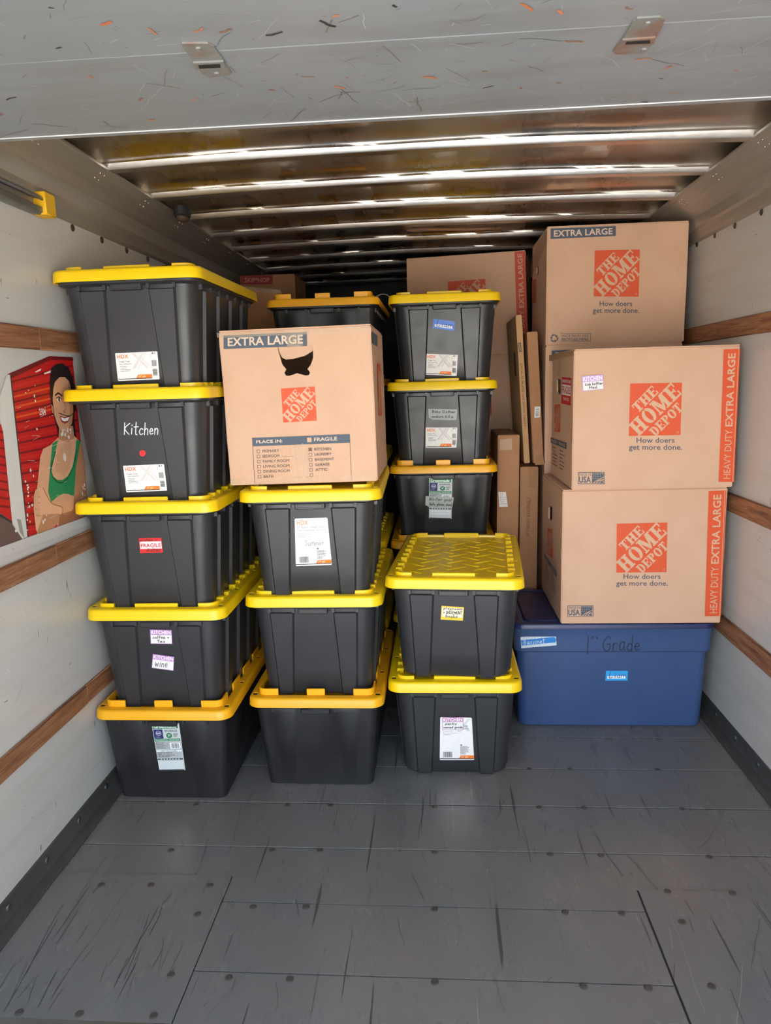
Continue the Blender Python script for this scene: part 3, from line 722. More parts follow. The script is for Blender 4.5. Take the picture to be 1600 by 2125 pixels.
def tote_handle(kind):
    k = HB[kind]; H = k['H']; bm = bmesh.new()
    box(bm, -.053, .053, -k['lt'] - .016, -k['lt'] + .002, H - .030, H - .008, .003)
    box(bm, -.045, .045, -k['lt'] - .0175, -k['lt'] - .015, H - .024, H - .012, .001)
    return mesh(bm, 40)
SLOTS = [(s * (LW - .023), t * (LL - .048), .0085, .0095) for s in (-1, 1) for t in (-1, 1)] + [(s * (LW - .0235), t, .0065, .0095) for s in (-1, 1) for t in (-.13, .13)]
def slot_shade_fill(kind):
    bm = bmesh.new(); top = HB[kind]['H'] + (.039 if kind == 'hdx' else .034)
    for x, y, w, l in SLOTS: box(bm, x - w + .0004, x + w - .0004, y - l + .0004, y + l - .0004, top - .0068, top - .0022)  # dark blocks filling the cut slots, shade inside the holes put in as colour
    return mesh(bm)
def tote_lid(kind, woven=False):
    bm = bmesh.new(); H = HB[kind]['H']; top = H + (.039 if kind == 'hdx' else .034); fl = H + (.0235 if kind == 'hdx' else .012)
    def L(hw, hl, r, z): return [(x, y, z) for x, y in rrect(hw, hl, r, 7)]
    rim = .036
    loops = [L(LW - .007, LL - .007, .042, top - .008), L(LW - .007, LL - .007, .042, H + .001), L(LW, LL, .048, H), L(LW - .002, LL - .002, .047, top - .009), L(LW - .006, LL - .006, .044, top - .002), L(LW - .012, LL - .012, .04, top),
             L(LW - rim, LL - rim, .03, top), L(LW - rim - .003, LL - rim - .003, .028, fl)]
    loft(bm, loops)
    me = mesh(bm, 45)
    # slots through the rim
    cut = bmesh.new()
    for x, y, w, l in SLOTS:
        box(cut, x - w, x + w, y - l, y + l, top - .007, top + .02)
    oa = bpy.data.objects.new('a', me); ob = bpy.data.objects.new('b', mesh(cut)); COL.objects.link(oa); COL.objects.link(ob)
    md = oa.modifiers.new('x', 'BOOLEAN'); md.object = ob; md.operation = 'DIFFERENCE'; md.solver = 'EXACT'
    bpy.context.view_layer.update()
    m2 = bpy.data.meshes.new_from_object(oa.evaluated_get(bpy.context.evaluated_depsgraph_get()))
    bpy.data.objects.remove(oa); bpy.data.objects.remove(ob)
    bm = bmesh.new(); bm.from_mesh(m2)
    rise = .012 if kind == 'hdx' else .024
    iw, il = LW - rim, LL - rim
    def bar(x0, x1, y0, y1, z1=None): box(bm, x0, x1, y0, y1, fl, z1 or top + rise, .0025)
    def corner_wall(sx, sy, arm_x, arm_y, th, r=.034):
        path = [(iw - r - arm_x, il)] if arm_x > 0 else []
        path += [(iw - r + r * math.sin(a), il - r + r * math.cos(a)) for a in [pi / 2 * i / 6 for i in range(7)]] + [(iw, il - r - arm_y)]
        inn = []
        for i, p in enumerate(path):
            a = path[max(i - 1, 0)]; b = path[min(i + 1, len(path) - 1)]; d = Vector((b[0] - a[0], b[1] - a[1])).normalized(); inn.append((p[0] + d.y * th * -1 * -1 * (-1), p[1] + d.x * th * (-1) * -1 * (-1)) if False else (p[0] + d.y * th, p[1] - d.x * th))
        # inner side towards the centre
        if abs(inn[3][0]) > abs(path[3][0]): inn = [(2 * p[0] - q[0], 2 * p[1] - q[1]) for p, q in zip(path, inn)]
        poly = [(sx * x, sy * y) for x, y in path] + [(sx * x, sy * y) for x, y in inn[::-1]]
        prism(bm, poly, fl, top + rise, lambda u, v, h: (u, v, h))
    if kind == 'hdx':
        for sx in (-1, 1):
            for sy in (-1, 1): corner_wall(sx, sy, .03, .012, .010)
        for s in (-1, 1):
            a, b = sorted((s * il, s * (il - .010))); bar(-.078, .078, a, b)
            for c in (-.265, -.20, -.105, -.04, .04, .105, .20, .265):
                a, b = sorted((s * (iw + .004), s * (iw - .022))); bar(a, b, c - .014, c + .014)
                a, b = sorted((s * iw, s * (iw - .008))); bar(a, b, c - .03, c + .03, top + .003)
    else:
        for sx in (-1, 1):
            for sy in (-1, 1): corner_wall(sx, sy, .05, .05, .006, .026)
        for s in (-1, 1):
            a, b = sorted((s * il, s * (il - .007))); bar(-.034, .034, a, b)
            for c in (-.15, 0, .15):
                a, b = sorted((s * iw, s * (iw - .007))); bar(a, b, c - .05, c + .05)
    # woven pattern of short diagonal ribs on the lid's recessed panel
    st = .074; c45 = math.cos(pi / 4)
    for i in range(-12, 13) if woven else ():
        for j in range(-12, 13):
            x = (i - j) * st * c45; y = (i + j) * st * c45
            if abs(x) > iw - .040 or abs(y) > il - .040: continue
            ang = pi / 4 if (i + j) % 2 == 0 else -pi / 4
            mt = Matrix.Translation((x, y, fl)) @ Matrix.Rotation(ang * .8, 4, 'Z')
            box(bm, -.044, .044, -.0075, .0075, -.001, .010, .003, 1, mt)
    return mesh(bm, 42, kind + '_lid')
TB = {k: (tote_body(k), tote_handle(k), tote_lid(k)) for k in HB}
for k, (a, b, c) in TB.items():
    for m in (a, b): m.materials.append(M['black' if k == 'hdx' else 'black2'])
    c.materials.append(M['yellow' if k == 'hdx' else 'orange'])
WOVEN = tote_lid('hdx', True); WOVEN.materials.append(M['yellow'])
SLOTM = {k: slot_shade_fill(k) for k in HB}
for m in SLOTM.values(): m.materials.append(M['dark'])
TOTES = {}
def tote(key, kind, xc, yfront, z, yaw, label, group):
    mt = Matrix.Translation((xc, yfront + LL, z)) @ Matrix.Rotation(math.radians(yaw), 4, 'Z')
    root = empty('storage_tote', mt); tag(root, label, 'storage tote', group)
    for n, m in zip(('tub', 'handle', 'lid'), TB[kind]):
        if key == 'D1' and n == 'lid': m = WOVEN
        o = bpy.data.objects.new(n, m); COL.objects.link(o); o.parent = root
        if n == 'lid':
            q = bpy.data.objects.new('slot_shade_fill', SLOTM[kind]); COL.objects.link(q); q.parent = o; q['kind'] = 'stuff'
        if n == 'lid': o['label'] = 'bright yellow snap-on lid' if kind == 'hdx' else 'amber yellow snap-on lid'
    k = HB[kind]; d = Vector((0, k['lb'] - k['lt'], k['H'] - .012)); nrm = Vector((0, -d.z, d.y)).normalized()
    if nrm.y > 0: nrm = -nrm
    TOTES[key] = (root, mt, Vector((0, -k['lb'], 0)), nrm)
    return root
def on_obj(mt, p, n, pts):
    inv = mt.inverted(); wp = mt @ p; wnn = mt.to_3x3() @ n
    return [inv @ hit(px, py, wp, wnn) for px, py in pts]
def tlabel(key, pts): return Decal(on_obj(*TOTES[key][1:], pts))
G = 'black totes stacked in the truck'
AX = XL + .010 + LW
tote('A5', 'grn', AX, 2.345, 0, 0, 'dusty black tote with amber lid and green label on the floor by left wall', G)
tote('A4', 'hdx', AX + .002, 2.352, .347, 0, 'black yellow-lidded tote with two purple-topped kitchen stickers, coffee and wine', G)
tote('A3', 'hdx', AX, 2.345, .728, 0, 'black yellow-lidded tote with a small red fragile sticker', G)
tote('A2', 'hdx', AX, 2.345, 1.109, 0, 'black yellow-lidded tote with Kitchen handwritten in white and a red dot', G)
tote('A1', 'hdx', AX + .004, 2.352, 1.490, -.6, 'topmost black yellow-lidded tote of the stack against the left wall', G)
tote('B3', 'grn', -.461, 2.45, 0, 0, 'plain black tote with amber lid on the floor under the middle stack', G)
tote('B2', 'hdx', -.456, 2.462, .357, 0, 'unlabelled black tote with yellow lid, second from the floor in middle stack', G)
tote('B1', 'hdx', -.456, 2.445, .744, 1.5, 'black yellow-lidded tote marked Summer under the torn cardboard box', G)
tote('D2', 'hdx', .053, 2.535, 0, 0, 'black yellow-lidded tote on the floor with pantry canned goods label', G)
tote('D1', 'hdx', .078, 2.497, .4095, -4.2, 'black tote with fully exposed woven yellow lid and playroom books sticker', G)
CY0 = 3.328
tote('C5', 'hdx', .027, CY0, 0, 0, 'black tote hidden behind the pantry tote at the bottom of the rear stack', G)
tote('C4', 'grn', .024, CY0, .388, 0, 'black tote with amber lid just behind the exposed woven yellow lid', G)
tote('C3', 'grn', .027, CY0, .745, 0, 'black tote with amber lid and grey tape reading winter gear', G)
tote('C2', 'hdx', .027, CY0, 1.103, 0, 'black yellow-lidded tote with grey tape reading baby clothes', G)
tote('C1', 'hdx', .042, CY0, 1.487, 0, 'black yellow-lidded tote with a blue name sticker, top of rear stack', G)
for k, (z, kd) in enumerate(((0, 'hdx'), (.383, 'hdx'), (.766, 'hdx'), (1.149, 'grn'), (1.502, 'grn'))):
    tote('E%d' % (5 - k), kd, -.494, 3.238, z, 0, ('black tote at the foot of the stack behind the torn box', 'second tote from the floor in the stack behind the torn box', 'third tote from the floor in the stack behind the torn box', 'fourth tote from the floor in the stack behind the torn box', 'black tote with amber lid showing above the torn cardboard box')[k], G)

# ---------------- labels on the totes
WHT, ORG, INK, GRY = (232, 230, 226), (240, 120, 28), (40, 40, 42), (120, 120, 118)
def hdx_label(key, pts):
    D = tlabel(key, pts)
    D.poly([(.015, 0), (.985, 0), (1, .02), (1, .98), (.985, 1), (.015, 1), (0, .98), (0, .02)], (235, 232, 227))
    for a, b in (((.36, .02), (.68, .62)), ((.46, .02), (.78, .62))): pass
    X = (212, 208, 205)
    D.poly([(.38, .03), (.46, .03), (.80, .60), (.72, .60)], X); D.poly([(.62, .03), (.70, .03), (.44, .60), (.36, .60)], X)
    D.poly([(.50, .03), (.53, .03), (.87, .60), (.83, .60)], X); D.poly([(.72, .03), (.75, .03), (.52, .60), (.49, .60)], X)
    D.text('HDX', .04, .06, .31, .20, (236, 112, 40), .03)
    D.text('Tough Tote', .06, .285, .33, .355, (70, 70, 72), .01); D.text('Caja resistente', .07, .375, .36, .435, (70, 70, 72), .01)
    D.small(.09, .48, .34, .70, GRY, 4, 3, .35)
    D.rect(.70, .04, .705, .20, GRY) if False else None
    D.rect(.835, .03, .84, .26, (90, 90, 90)); D.ell(.885, .06, .022, .032, (90, 90, 90), 10); D.rect(.925, .035, .95, .085, (120, 120, 120))
    D.bars(.85, .30, .96, .52, (110, 110, 108), vert=True, seed=5); D.bars(.855, .62, .965, .86, (70, 70, 70), vert=False, seed=8)
    D.poly([(.50, .80), (.83, .80), (.83, .925), (.45, .925)], ORG); D.text('27 gal', .52, .83, .67, .91, (246, 214, 180), .01)
    D.rect(.02, .925, .83, .955, (70, 68, 66))
    D.build('product_label', TOTES[key][0], 'white product label with orange corner')
hdx_label('A1', [(239, 733), (326.5, 729), (331.5, 787), (245, 790.5)])
hdx_label('A2', [(255.5, 966.5), (340.5, 963), (347, 1018), (262.5, 1021.5)])
hdx_label('C1', [(884.5, 734), (950, 736.5), (947.5, 780.5), (881.5, 777)])
hdx_label('C2', [(883.5, 887), (949, 887), (947.5, 929), (883.5, 929)])
def hdx_tall(key, pts, faded):
    D = tlabel(key, pts)
    D.poly([(.02, 0), (.97, 0), (1, .02), (1, .985), (.98, 1), (.02, 1), (0, .985), (0, .02)], (238, 235, 230))
    if faded:
        D.text('HDX', .06, .04, .40, .14, (232, 150, 96), .03); D.text('27 Gallon Tough Tote', .07, .165, .86, .215, (140, 134, 132), .015); D.text('Caja resistente de 102 litros', .07, .23, .90, .275, (140, 134, 132), .015)
        D.small(.07, .30, .50, .41, (160, 156, 152), 4, 4, .3)
        D.hand('Summer', .28, .46, .83, .575, (128, 122, 122), .0016)
    else:
        D.poly([(.55, .03), (.66, .03), (.94, .32), (.82, .32)], (214, 214, 212)); D.poly([(.86, .03), (.95, .03), (.62, .34), (.52, .34)], (214, 214, 212))
        D.text('Tote', .72, .17, .86, .215, (90, 90, 90), .01); D.text('litros', .72, .235, .88, .27, (90, 90, 90), .01)
        D.small(.10, .33, .56, .43, (160, 160, 158), 3, 4, .3)
    D.ell(.64, .64, .03, .018, (110, 110, 110), 10); D.small(.61, .67, .88, .87, (112, 108, 106), 8, 9, .5)
    D.bars(.10, .80, .36, .93, (52, 52, 52), seed=4)
    D.poly([(.62, .885), (1, .885), (1, .955), (.56, .955)], ORG); D.text('27 gal', .63, .90, .82, .945, (248, 220, 190), .01)
    D.rect(.0, .957, .99, .972, (60, 58, 56))
    D.build('product_label', TOTES[key][0], 'tall white product label with barcode and orange corner'); return D
hdx_tall('B1', [(611.5, 1076), (679.5, 1074), (689, 1172), (614, 1175)], True)
hdx_tall('D2', [(913.5, 1488), (979, 1489), (984, 1577), (912.5, 1577)], False)
def sticker(key, pts, head, lines, col, base=WHT, hh=.36, ink=(28, 28, 30), border=True, w=.0019):
    D = tlabel(key, pts) if isinstance(key, str) else Decal(on_obj(*key[1:], pts))
    D.i = 40
    D.rect(0, 0, 1, 1, col if border else base)
    D.rect(.025, hh, .975, .965, base)
    D.text(head, .05, .06, .95, hh - .05, (250, 246, 250), .03)
    n = len(lines)
    for i, (t, u0, u1) in enumerate(lines):
        a = hh + .06 + (.9 - hh) * i / n; D.hand(t, u0, a, u1, a + (.78 - hh) / n, ink, w)
    D.build('sticker', TOTES[key][0] if isinstance(key, str) else key[0], 'small room sticker with handwriting')
PUR = (186, 132, 196)
sticker('A4', [(312, 1305.5), (357, 1306.5), (358.5, 1335.5), (313.5, 1335)], 'KITCHEN', [('coffee +', .12, .86), ('tea', .32, .66)], PUR)
sticker('A4', [(318, 1356), (362.5, 1362), (361, 1391), (315.5, 1385)], 'KITCHEN', [('wine', .15, .7)], PUR)
sticker('D2', [(918, 1488), (961.5, 1487), (961.5, 1514), (918, 1514)], 'KITCHEN', [('pantry', .14, .68), ('canned goods', .06, .95)], (196, 132, 176))
def fragile_small():
    D = tlabel('A3', [(288, 1117), (335, 1116), (338.5, 1146.5), (291, 1148)])
    D.rect(0, 0, 1, 1, (214, 40, 40)); D.rect(.03, .23, .97, .72, (238, 232, 230)); D.text('FRAGILE', .06, .36, .94, .62, (206, 36, 38), .035)
    D.hand('plates +', .06, .04, .78, .24, (30, 20, 22), .0016); D.hand('dishes', .30, .66, .90, .9, (30, 20, 22), .0016)
    D.build('sticker', TOTES['A3'][0], 'red and white fragile sticker')
fragile_small()
def kitchen():
    D = tlabel('A2', [(256, 876), (330, 876), (330, 902), (256, 902)]); D.hand('Kitchen', .03, .02, .97, 1, (222, 226, 226), .0030); D.build('handwriting', TOTES['A2'][0], 'white handwritten word')
    D = tlabel('A2', [(289, 933.5), (303, 933.5), (303, 947.5), (289, 947.5)]); D.ell(.5, .5, .47, .47, (226, 44, 40), 20); D.build('dot_sticker', TOTES['A2'][0], 'round red dot sticker')
    D = tlabel('A3', [(318, 1197), (329, 1197), (329, 1209), (318, 1209)]); D.ell(.5, .5, .5, .5, (62, 62, 63), 16); D.ell(.5, .5, .38, .38, (50, 50, 51), 16); D.build('mould_mark', TOTES['A3'][0])
kitchen()
def greenmade(key, pts, full=True):
    D = tlabel(key, pts); g = (34, 122, 76); sil = (196, 202, 200); dkb = (38, 44, 104)
    D.rect(0, 0, 1, 1, sil)
    b = 1.0
    D.rect(.03, .01, .94, .105, g); D.text('Greenmade', .06, .028, .88, .095, (232, 244, 236), .03)
    D.rect(.02, .12, .36, .315, dkb); D.ell(.2, .20, .10, .05, (210, 214, 226), 16); D.ell(.2, .20, .085, .042, dkb, 16); D.text('NSF', .13, .182, .27, .218, (232, 234, 240), .03); D.small(.07, .27, .33, .305, (150, 154, 190), 2, 3, .4)
    D.text('STORAGE', .44, .135, .90, .175, (60, 66, 64), .03); D.ell(.58, .25, .11, .055, g, 18); D.text('27', .53, .225, .63, .268, (236, 244, 238), .03); D.small(.74, .20, .93, .29, (90, 96, 94), 4, 6, .5)
    D.rect(.02, .318, .97, .37, g); D.text('PROFESSIONAL GRADE BINS', .05, .33, .93, .358, (206, 230, 214), .02)
    if full:
        D.rect(.02, .385, .97, .54, (168, 172, 172)); D.small(.05, .39, .52, .53, (86, 92, 90), 6, 7, .4)
        D.rect(.56, .40, .95, .53, (238, 240, 240)); D.bars(.61, .415, .90, .515, (36, 36, 36), seed=9)
        D.rect(.02, .56, .97, .585, (238, 240, 240)); D.text('DIRTY TOTE UP LABEL', .2, .562, .78, .583, (60, 66, 64), .01)
        D.rect(.02, .60, .97, .72, (176, 180, 180)); D.small(.05, .605, .9, .715, (98, 84, 84), 4, 8, .45)
    D.rect(.02, .735, .97, .76, (48, 60, 56))
    for k in range(7): D.ell(.16 + .11 * k, .747, .03, .012, (200, 206, 204), 6)
    D.rect(.02, .775, .97, .965, (214, 220, 220)); D.small(.06, .79, .94, .95, (160, 168, 168), 5, 10, .12)
    D.rect(.02, .972, .97, .995, (50, 56, 60))
    if key == 'C3':
        D.rect(.06, .785, .94, .83, (232, 234, 232)); D.rect(.06, .85, .94, .89, (232, 234, 232))
    D.build('product_label', TOTES[key][0], 'silver and green product label')
greenmade('A5', [(314.5, 1502), (371.5, 1500.5), (385, 1598), (331, 1599)])
greenmade('C3', [(890.5, 992), (939, 992), (937, 1077), (890, 1076)])
def tape_note(key, pts, lines, col=(176, 182, 176), ink=(52, 54, 56), w=.0022):
    D = tlabel(key, pts); D.i = 40
    D.poly([(0, .04), (.02, 0), (.97, .02), (1, .05), (.985, .95), (.9, 1), (.22, .98), (.17, 1), (.02, .82)], col)
    for t, u0, v0, u1, v1 in lines: D.hand(t, u0, v0, u1, v1, ink, w)
    D.build('tape_note', TOTES[key][0], 'grey tape strip with handwriting')
tape_note('C3', [(883, 1029), (942, 1031), (939.5, 1053), (880, 1051)], [('Winter gear', .15, .10, .95, .52), ('(hats, gloves, snow)', .18, .58, .96, .93)])
tape_note('C2', [(888.5, 848), (949, 848.5), (948.5, 872), (889, 871)], [('Baby Clothes', .14, .14, .92, .42), ('newborn 0-3 m', .12, .55, .86, .80)], (168, 174, 174))
def name_tag(key, pts, word, col):
    D = tlabel(key, pts) if isinstance(key, str) else Decal(on_obj(*key[1:], pts))
    D.rect(0, 0, 1, 1, col); D.rect(.08, .52, .92, .80, (232, 238, 246)); D.small(.1, .60, .9, .72, (196, 204, 220), 1, 3, .6); D.hand(word, .17, .08, .92, .74, (44, 56, 108), .0022)
    D.build('name_sticker', TOTES[key][0] if isinstance(key, str) else key[0], 'blue name sticker')
name_tag('C1', [(900, 661.5), (944, 667), (942.5, 687), (898, 681)], 'Liam', (98, 138, 222))
def playroom():
    D = tlabel('D1', [(916.5, 1257), (963, 1260), (960.5, 1288), (914.5, 1285.5)])
    D.rect(0, 0, 1, 1, (244, 196, 60)); D.rect(.04, .10, .96, .78, (246, 236, 206))
    for t, a in (('playroom', .06), ('+ BASEMENT', .32), ('books', .58)): D.hand(t, .1 if t != 'books' else .22, a, .93 if t != 'books' else .74, a + .24, (34, 30, 30), .002)
    D.build('sticker', TOTES['D1'][0], 'yellow bordered sticker with handwriting')
playroom()

# ================================================================== BLUE TOTE
def blue_tote():
    x0, x1, yf, H = .308, 1.150, 2.955, .478
    xc, dl, dw = (x0 + x1) / 2, .265, (x1 - x0) / 2
    mt = Matrix.Translation((xc, yf + dl, 0)); root = empty('storage_tote', mt); tag(root, 'large blue storage tote on the floor under the heavy duty boxes', 'storage tote')
    bm = bmesh.new(); L = lambda ins, r, z: [(x, y, z) for x, y in rrect(dw - ins, dl - ins, r, 7)]
    loft(bm, [L(.042, .035, 0), L(.034, .04, .006), L(.031, .04, .02), L(.022, .04, .345), L(.014, .04, .349), L(.010, .04, .353), L(.008, .04, .40), L(.006, .04, .452), L(.004, .04, .458), L(.004, .04, .470)])
    link('tub', mesh(bm, 35), root, ['blue'])
    for s in (-1, 1): bx('handle', (*sorted((s * (dw - .014), s * (dw - .001))), -.08, .08, .40, .43), 'blue', root, .003)
    bm = bmesh.new()
    loft(bm, [L(.006, .044, .468), L(.006, .044, .456), L(0, .046, .455), L(0, .046, .470), L(.004, .044, .476), L(.03, .03, .478), L(.036, .028, .470), L(.052, .03, .468), L(.06, .03, .4775)])
    for a in (-.13, .13): pass
    link('lid', mesh(bm, 35), root, ['navy'])['label'] = 'flat navy blue lid'
    nrm = Vector((0, -.345, .009)).normalized(); nrm = Vector((0, -1, -.026)).normalized()
    P = Vector((0, -(dl - .031), .02))
    key = (root, mt, P, nrm)
    D = Decal(on_obj(mt, Vector((0, -(dl - .008), .40)), Vector((0, -1, 0)), [(1080, 1322), (1153, 1315), (1155, 1339), (1082, 1345)]))
    D.rect(0, 0, 1, 1, (206, 218, 224)); D.poly([(0, .28), (.96, .26), (1, .5), (.98, .74), (.02, .78)], (44, 128, 204)); D.hand('Bassinet', .08, .30, .68, .72, (228, 236, 242), .0016); D.build('tape_note', root, 'blue and white tape with handwriting')
    D = Decal(on_obj(mt, Vector((0, -(dl - .008), .40)), Vector((0, -1, 0)), [(1219, 1308), (1328, 1308), (1328, 1358), (1219, 1358)]))
    D.hand('1', 0, .1, .02, .98, (30, 34, 58), .0042); D.hand('st', .06, .04, .22, .34, (30, 34, 58), .004); D.hand('Grade', .30, .22, .99, .86, (30, 34, 58), .0042); D.build('handwriting', root, 'dark marker handwriting')
    name_tag(key, [(1257.5, 1392), (1303, 1392), (1302, 1412), (1256, 1412.5)], 'Liam', (44, 160, 226))
blue_tote()
#PART3
# ================================================================== CARDBOARD BOXES
from mathutils import noise as mnoise
def carton_mesh(w, d, h, seed=0, amp=.003, holes=()):
    bm = bmesh.new(); bmesh.ops.create_cube(bm, size=1); bmesh.ops.subdivide_edges(bm, edges=bm.edges[:], cuts=9, use_grid_fill=True)
    for v in bm.verts:
        x, y, z = v.co * 2; o = Vector((seed * 3.1, seed * 1.7, 0))
        v.co = Vector((x * w / 2, y * d / 2, (z + 1) / 2 * h))
        n = abs(mnoise.noise(v.co * 5 + o)) * amp
        for ax, c in ((0, x), (1, y), (2, z)):
            if abs(c) > .999: v.co[ax] -= math.copysign(n, c) if ax < 2 or c > 0 else 0
    es = [e for e in bm.edges if e.calc_face_angle(0) > 1.2]
    bmesh.ops.bevel(bm, geom=es, offset=.0035, segments=2, affect='EDGES')
    me = mesh(bm, 30)
    if holes:
        cav = bmesh.new(); box(cav, -w / 2 + .007, w / 2 - .007, -d / 2 + .007, d / 2 - .007, .007, h - .007)
        cuts = [cav]
        for poly, to3, dep in holes: c = bmesh.new(); prism(c, poly, -.02, .03, to3); cuts.append(c)
        oa = bpy.data.objects.new('a', me); COL.objects.link(oa); obs = []
        for c in cuts:
            ob = bpy.data.objects.new('b', mesh(c)); COL.objects.link(ob); obs.append(ob)
            md = oa.modifiers.new('x', 'BOOLEAN'); md.object = ob; md.operation = 'DIFFERENCE'; md.solver = 'EXACT'
        bpy.context.view_layer.update()
        me = bpy.data.meshes.new_from_object(oa.evaluated_get(bpy.context.evaluated_depsgraph_get()))
        for ob in [oa] + obs: bpy.data.objects.remove(ob)
    return me
class Carton:
    def __init__(s, name, label, x0, x1, yf, d, z0, z1, yaw=0, roll=0, mat='card', seed=0, cat='cardboard box', group=None, holes_px=(), side_holes_px=(), pivot='front', flaps=True):
        w, h = x1 - x0, z1 - z0
        s.w, s.d, s.h = w, d, h
        s.mt = Matrix.Translation(((x0 + x1) / 2, yf, z0)) @ Matrix.Rotation(math.radians(yaw), 4, 'Z') @ Matrix.Rotation(math.radians(roll), 4, 'Y') @ Matrix.Translation((0, d / 2, 0))
        s.root = empty(name, s.mt); tag(s.root, label, cat, group)
        holes = []
        for pts in holes_px:
            q = on_obj(s.mt, Vector((0, -d / 2, 0)), Vector((0, -1, 0)), pts); holes.append(([(p.x, p.z) for p in q], (lambda u, v, k, d=d: (u, -d / 2 + k, v)), d * .8))
        for pts in side_holes_px:
            q = on_obj(s.mt, Vector((-w / 2, 0, 0)), Vector((-1, 0, 0)), pts); holes.append(([(p.y, p.z) for p in q], (lambda u, v, k, w=w: (-w / 2 + k, u, v)), w * .5))
        me = carton_mesh(w, d, h, seed, holes=holes); link('carton_body', me, s.root, [mat])
        if flaps:
            for a, b in ((-d / 2 + .002, -.003), (.003, d / 2 - .002)): bx('top_flap', (-w / 2 + .003, w / 2 - .003, a, b, h - .002, h + .0035), mat, s.root, .001)
    def front(s, pts): return Decal(on_obj(s.mt, Vector((0, -s.d / 2, 0)), Vector((0, -1, 0)), pts))
    def left(s, pts): return Decal(on_obj(s.mt, Vector((-s.w / 2, 0, 0)), Vector((-1, 0, 0)), pts))
    def right(s, pts): return Decal(on_obj(s.mt, Vector((s.w / 2, 0, 0)), Vector((1, 0, 0)), pts))
HDO, HDB, KR = (214, 80, 36), (74, 84, 96), (206, 166, 134)
def slab(ch):
    R = lambda a, b, c, d: [(a, b), (c, b), (c, d), (a, d)]
    def ring(cx, rx, ix, a0, a1, n=12, ry=.5, iy=.36, cy=.5):
        o = [(cx + rx * math.cos(lerp(a0, a1, i / n)), cy + ry * math.sin(lerp(a0, a1, i / n))) for i in range(n + 1)]
        q = [(cx + ix * math.cos(lerp(a1, a0, i / n)), cy + iy * math.sin(lerp(a1, a0, i / n))) for i in range(n + 1)]
        return o + q
    if ch == 'T': return .82, [R(.27, 0, .55, .86), R(.0, .86, .82, 1), R(.14, 0, .68, .11), R(0, .66, .10, .86), R(.72, .66, .82, .86)]
    if ch == 'H': return 1.0, [R(.1, 0, .38, 1), R(.62, 0, .9, 1), R(0, 0, .47, .11), R(0, .89, .47, 1), R(.53, 0, 1, .11), R(.53, .89, 1, 1), R(.38, .43, .62, .57)]
    if ch == 'E': return .85, [R(.1, 0, .38, 1), R(0, .88, .82, 1), R(0, 0, .82, .12), R(.38, .44, .6, .56), R(.56, .36, .64, .64), R(.72, .12, .82, .34), R(.72, .66, .82, .88)]
    if ch == 'O': return .95, [ring(.45, .43, .15, pi / 2, 3 * pi / 2), ring(.50, .43, .15, -pi / 2, pi / 2)]
    if ch == 'M': return 1.25, [R(.1, 0, .22, 1), R(.86, 0, 1.14, 1), [(.1, 1), (.40, 1), (.68, .25), (.56, 0), (.5, 0)], [(1.14, 1), (.86, 1), (.56, .1), (.62, 0)], R(0, 0, .36, .11), R(0, .89, .3, 1), R(.76, 0, 1.25, .11), R(.95, .89, 1.25, 1)]
    if ch == 'D': return .92, [R(.1, 0, .38, 1), R(0, 0, .42, .11), R(0, .89, .42, 1), ring(.43, .46, .18, -pi / 2, pi / 2)]
    if ch == 'P': return .85, [R(.1, 0, .38, 1), R(0, 0, .48, .11), R(0, .89, .42, 1), ring(.43, .40, .14, -pi / 2, pi / 2, 12, .29, .17, .71)]
def logo(D, bg=HDO, ink=KR):
    D.rect(0, 0, 1, 1, bg); D.i += 1
    r2 = math.sqrt(.5)
    for word, s0, s1, t0, t1 in (('THE', .43, .98, .185, .385), ('HOME', .125, 1.275, -.15, .16), ('DEPOT', .34, 1.09, -.385, -.195)):
        gl = [slab(c) for c in word]; tot = sum(g[0] for g in gl) + .06 * (len(gl) - 1); x = 0
        for wd, polys in gl:
            for p in polys:
                q = []
                for a, b in p:
                    s = s0 + (x + a) / tot * (s1 - s0); t = t0 + b * (t1 - t0); u = (s - t) * r2; v = 1 - (s + t) * r2
                    q.append((min(1.01, max(-.01, u)), min(1.01, max(-.02, v))))
                D.poly(q, ink, False)
            x += wd + .06
    D.ell(.945, .945, .022, .022, ink, 12); D.ell(.945, .945, .016, .016, bg, 12)
def quad(z, ox, oy, k): return [(ox + a / k, oy + b / k) for a, b in z]
def rect4(a, b, c, d): return [(a, b), (c, b), (c, d), (a, d)]
K3 = 1600 / 560
def word(B, z, txt, ox, oy, k, bold=.012, col=HDB, name='slogan'):
    D = B.front(quad(z, ox, oy, k)); D.text(txt, 0, 0, 1, 1, col, bold); D.build(name, B.root)
def strip(B, pts, part='full'):
    D = B.front(pts); D.rect(0, 0, 1, 1, HDO)
    if part == 'full':
        D.text('HEAVY DUTY', .30, .60, .74, .975, KR, .0, 90); D.text('EXTRA LARGE', .27, .03, .74, .575, KR, .03, 90); D.rect(.9, 0, .93, 1, KR)
    D.build('printed_strip', B.root, 'orange printed strip'); return D
def usa(B, pts):
    D = B.front(pts); D.frame(0, 0, 1, 1, HDB, .0022)
    D.text('MADE IN', .05, .10, .48, .30, HDB, .03); D.text('USA', .04, .36, .48, .90, HDB, .035); D.rect(.52, .08, .96, .92, HDB)
    for k in range(3):
        for j in range(5 - k): D.ell(.56 + .085 * j + .02 * (k % 2), .17 + .17 * k, .018, .035, KR, 5)
    for k in range(3): D.line([(.58 + .1 * k, .9), (.68 + .1 * k, .72 - .03 * k), (.95, .42 + .2 * k)], KR, .0028)
    D.build('printed_mark', B.root, 'grey printed flag mark')
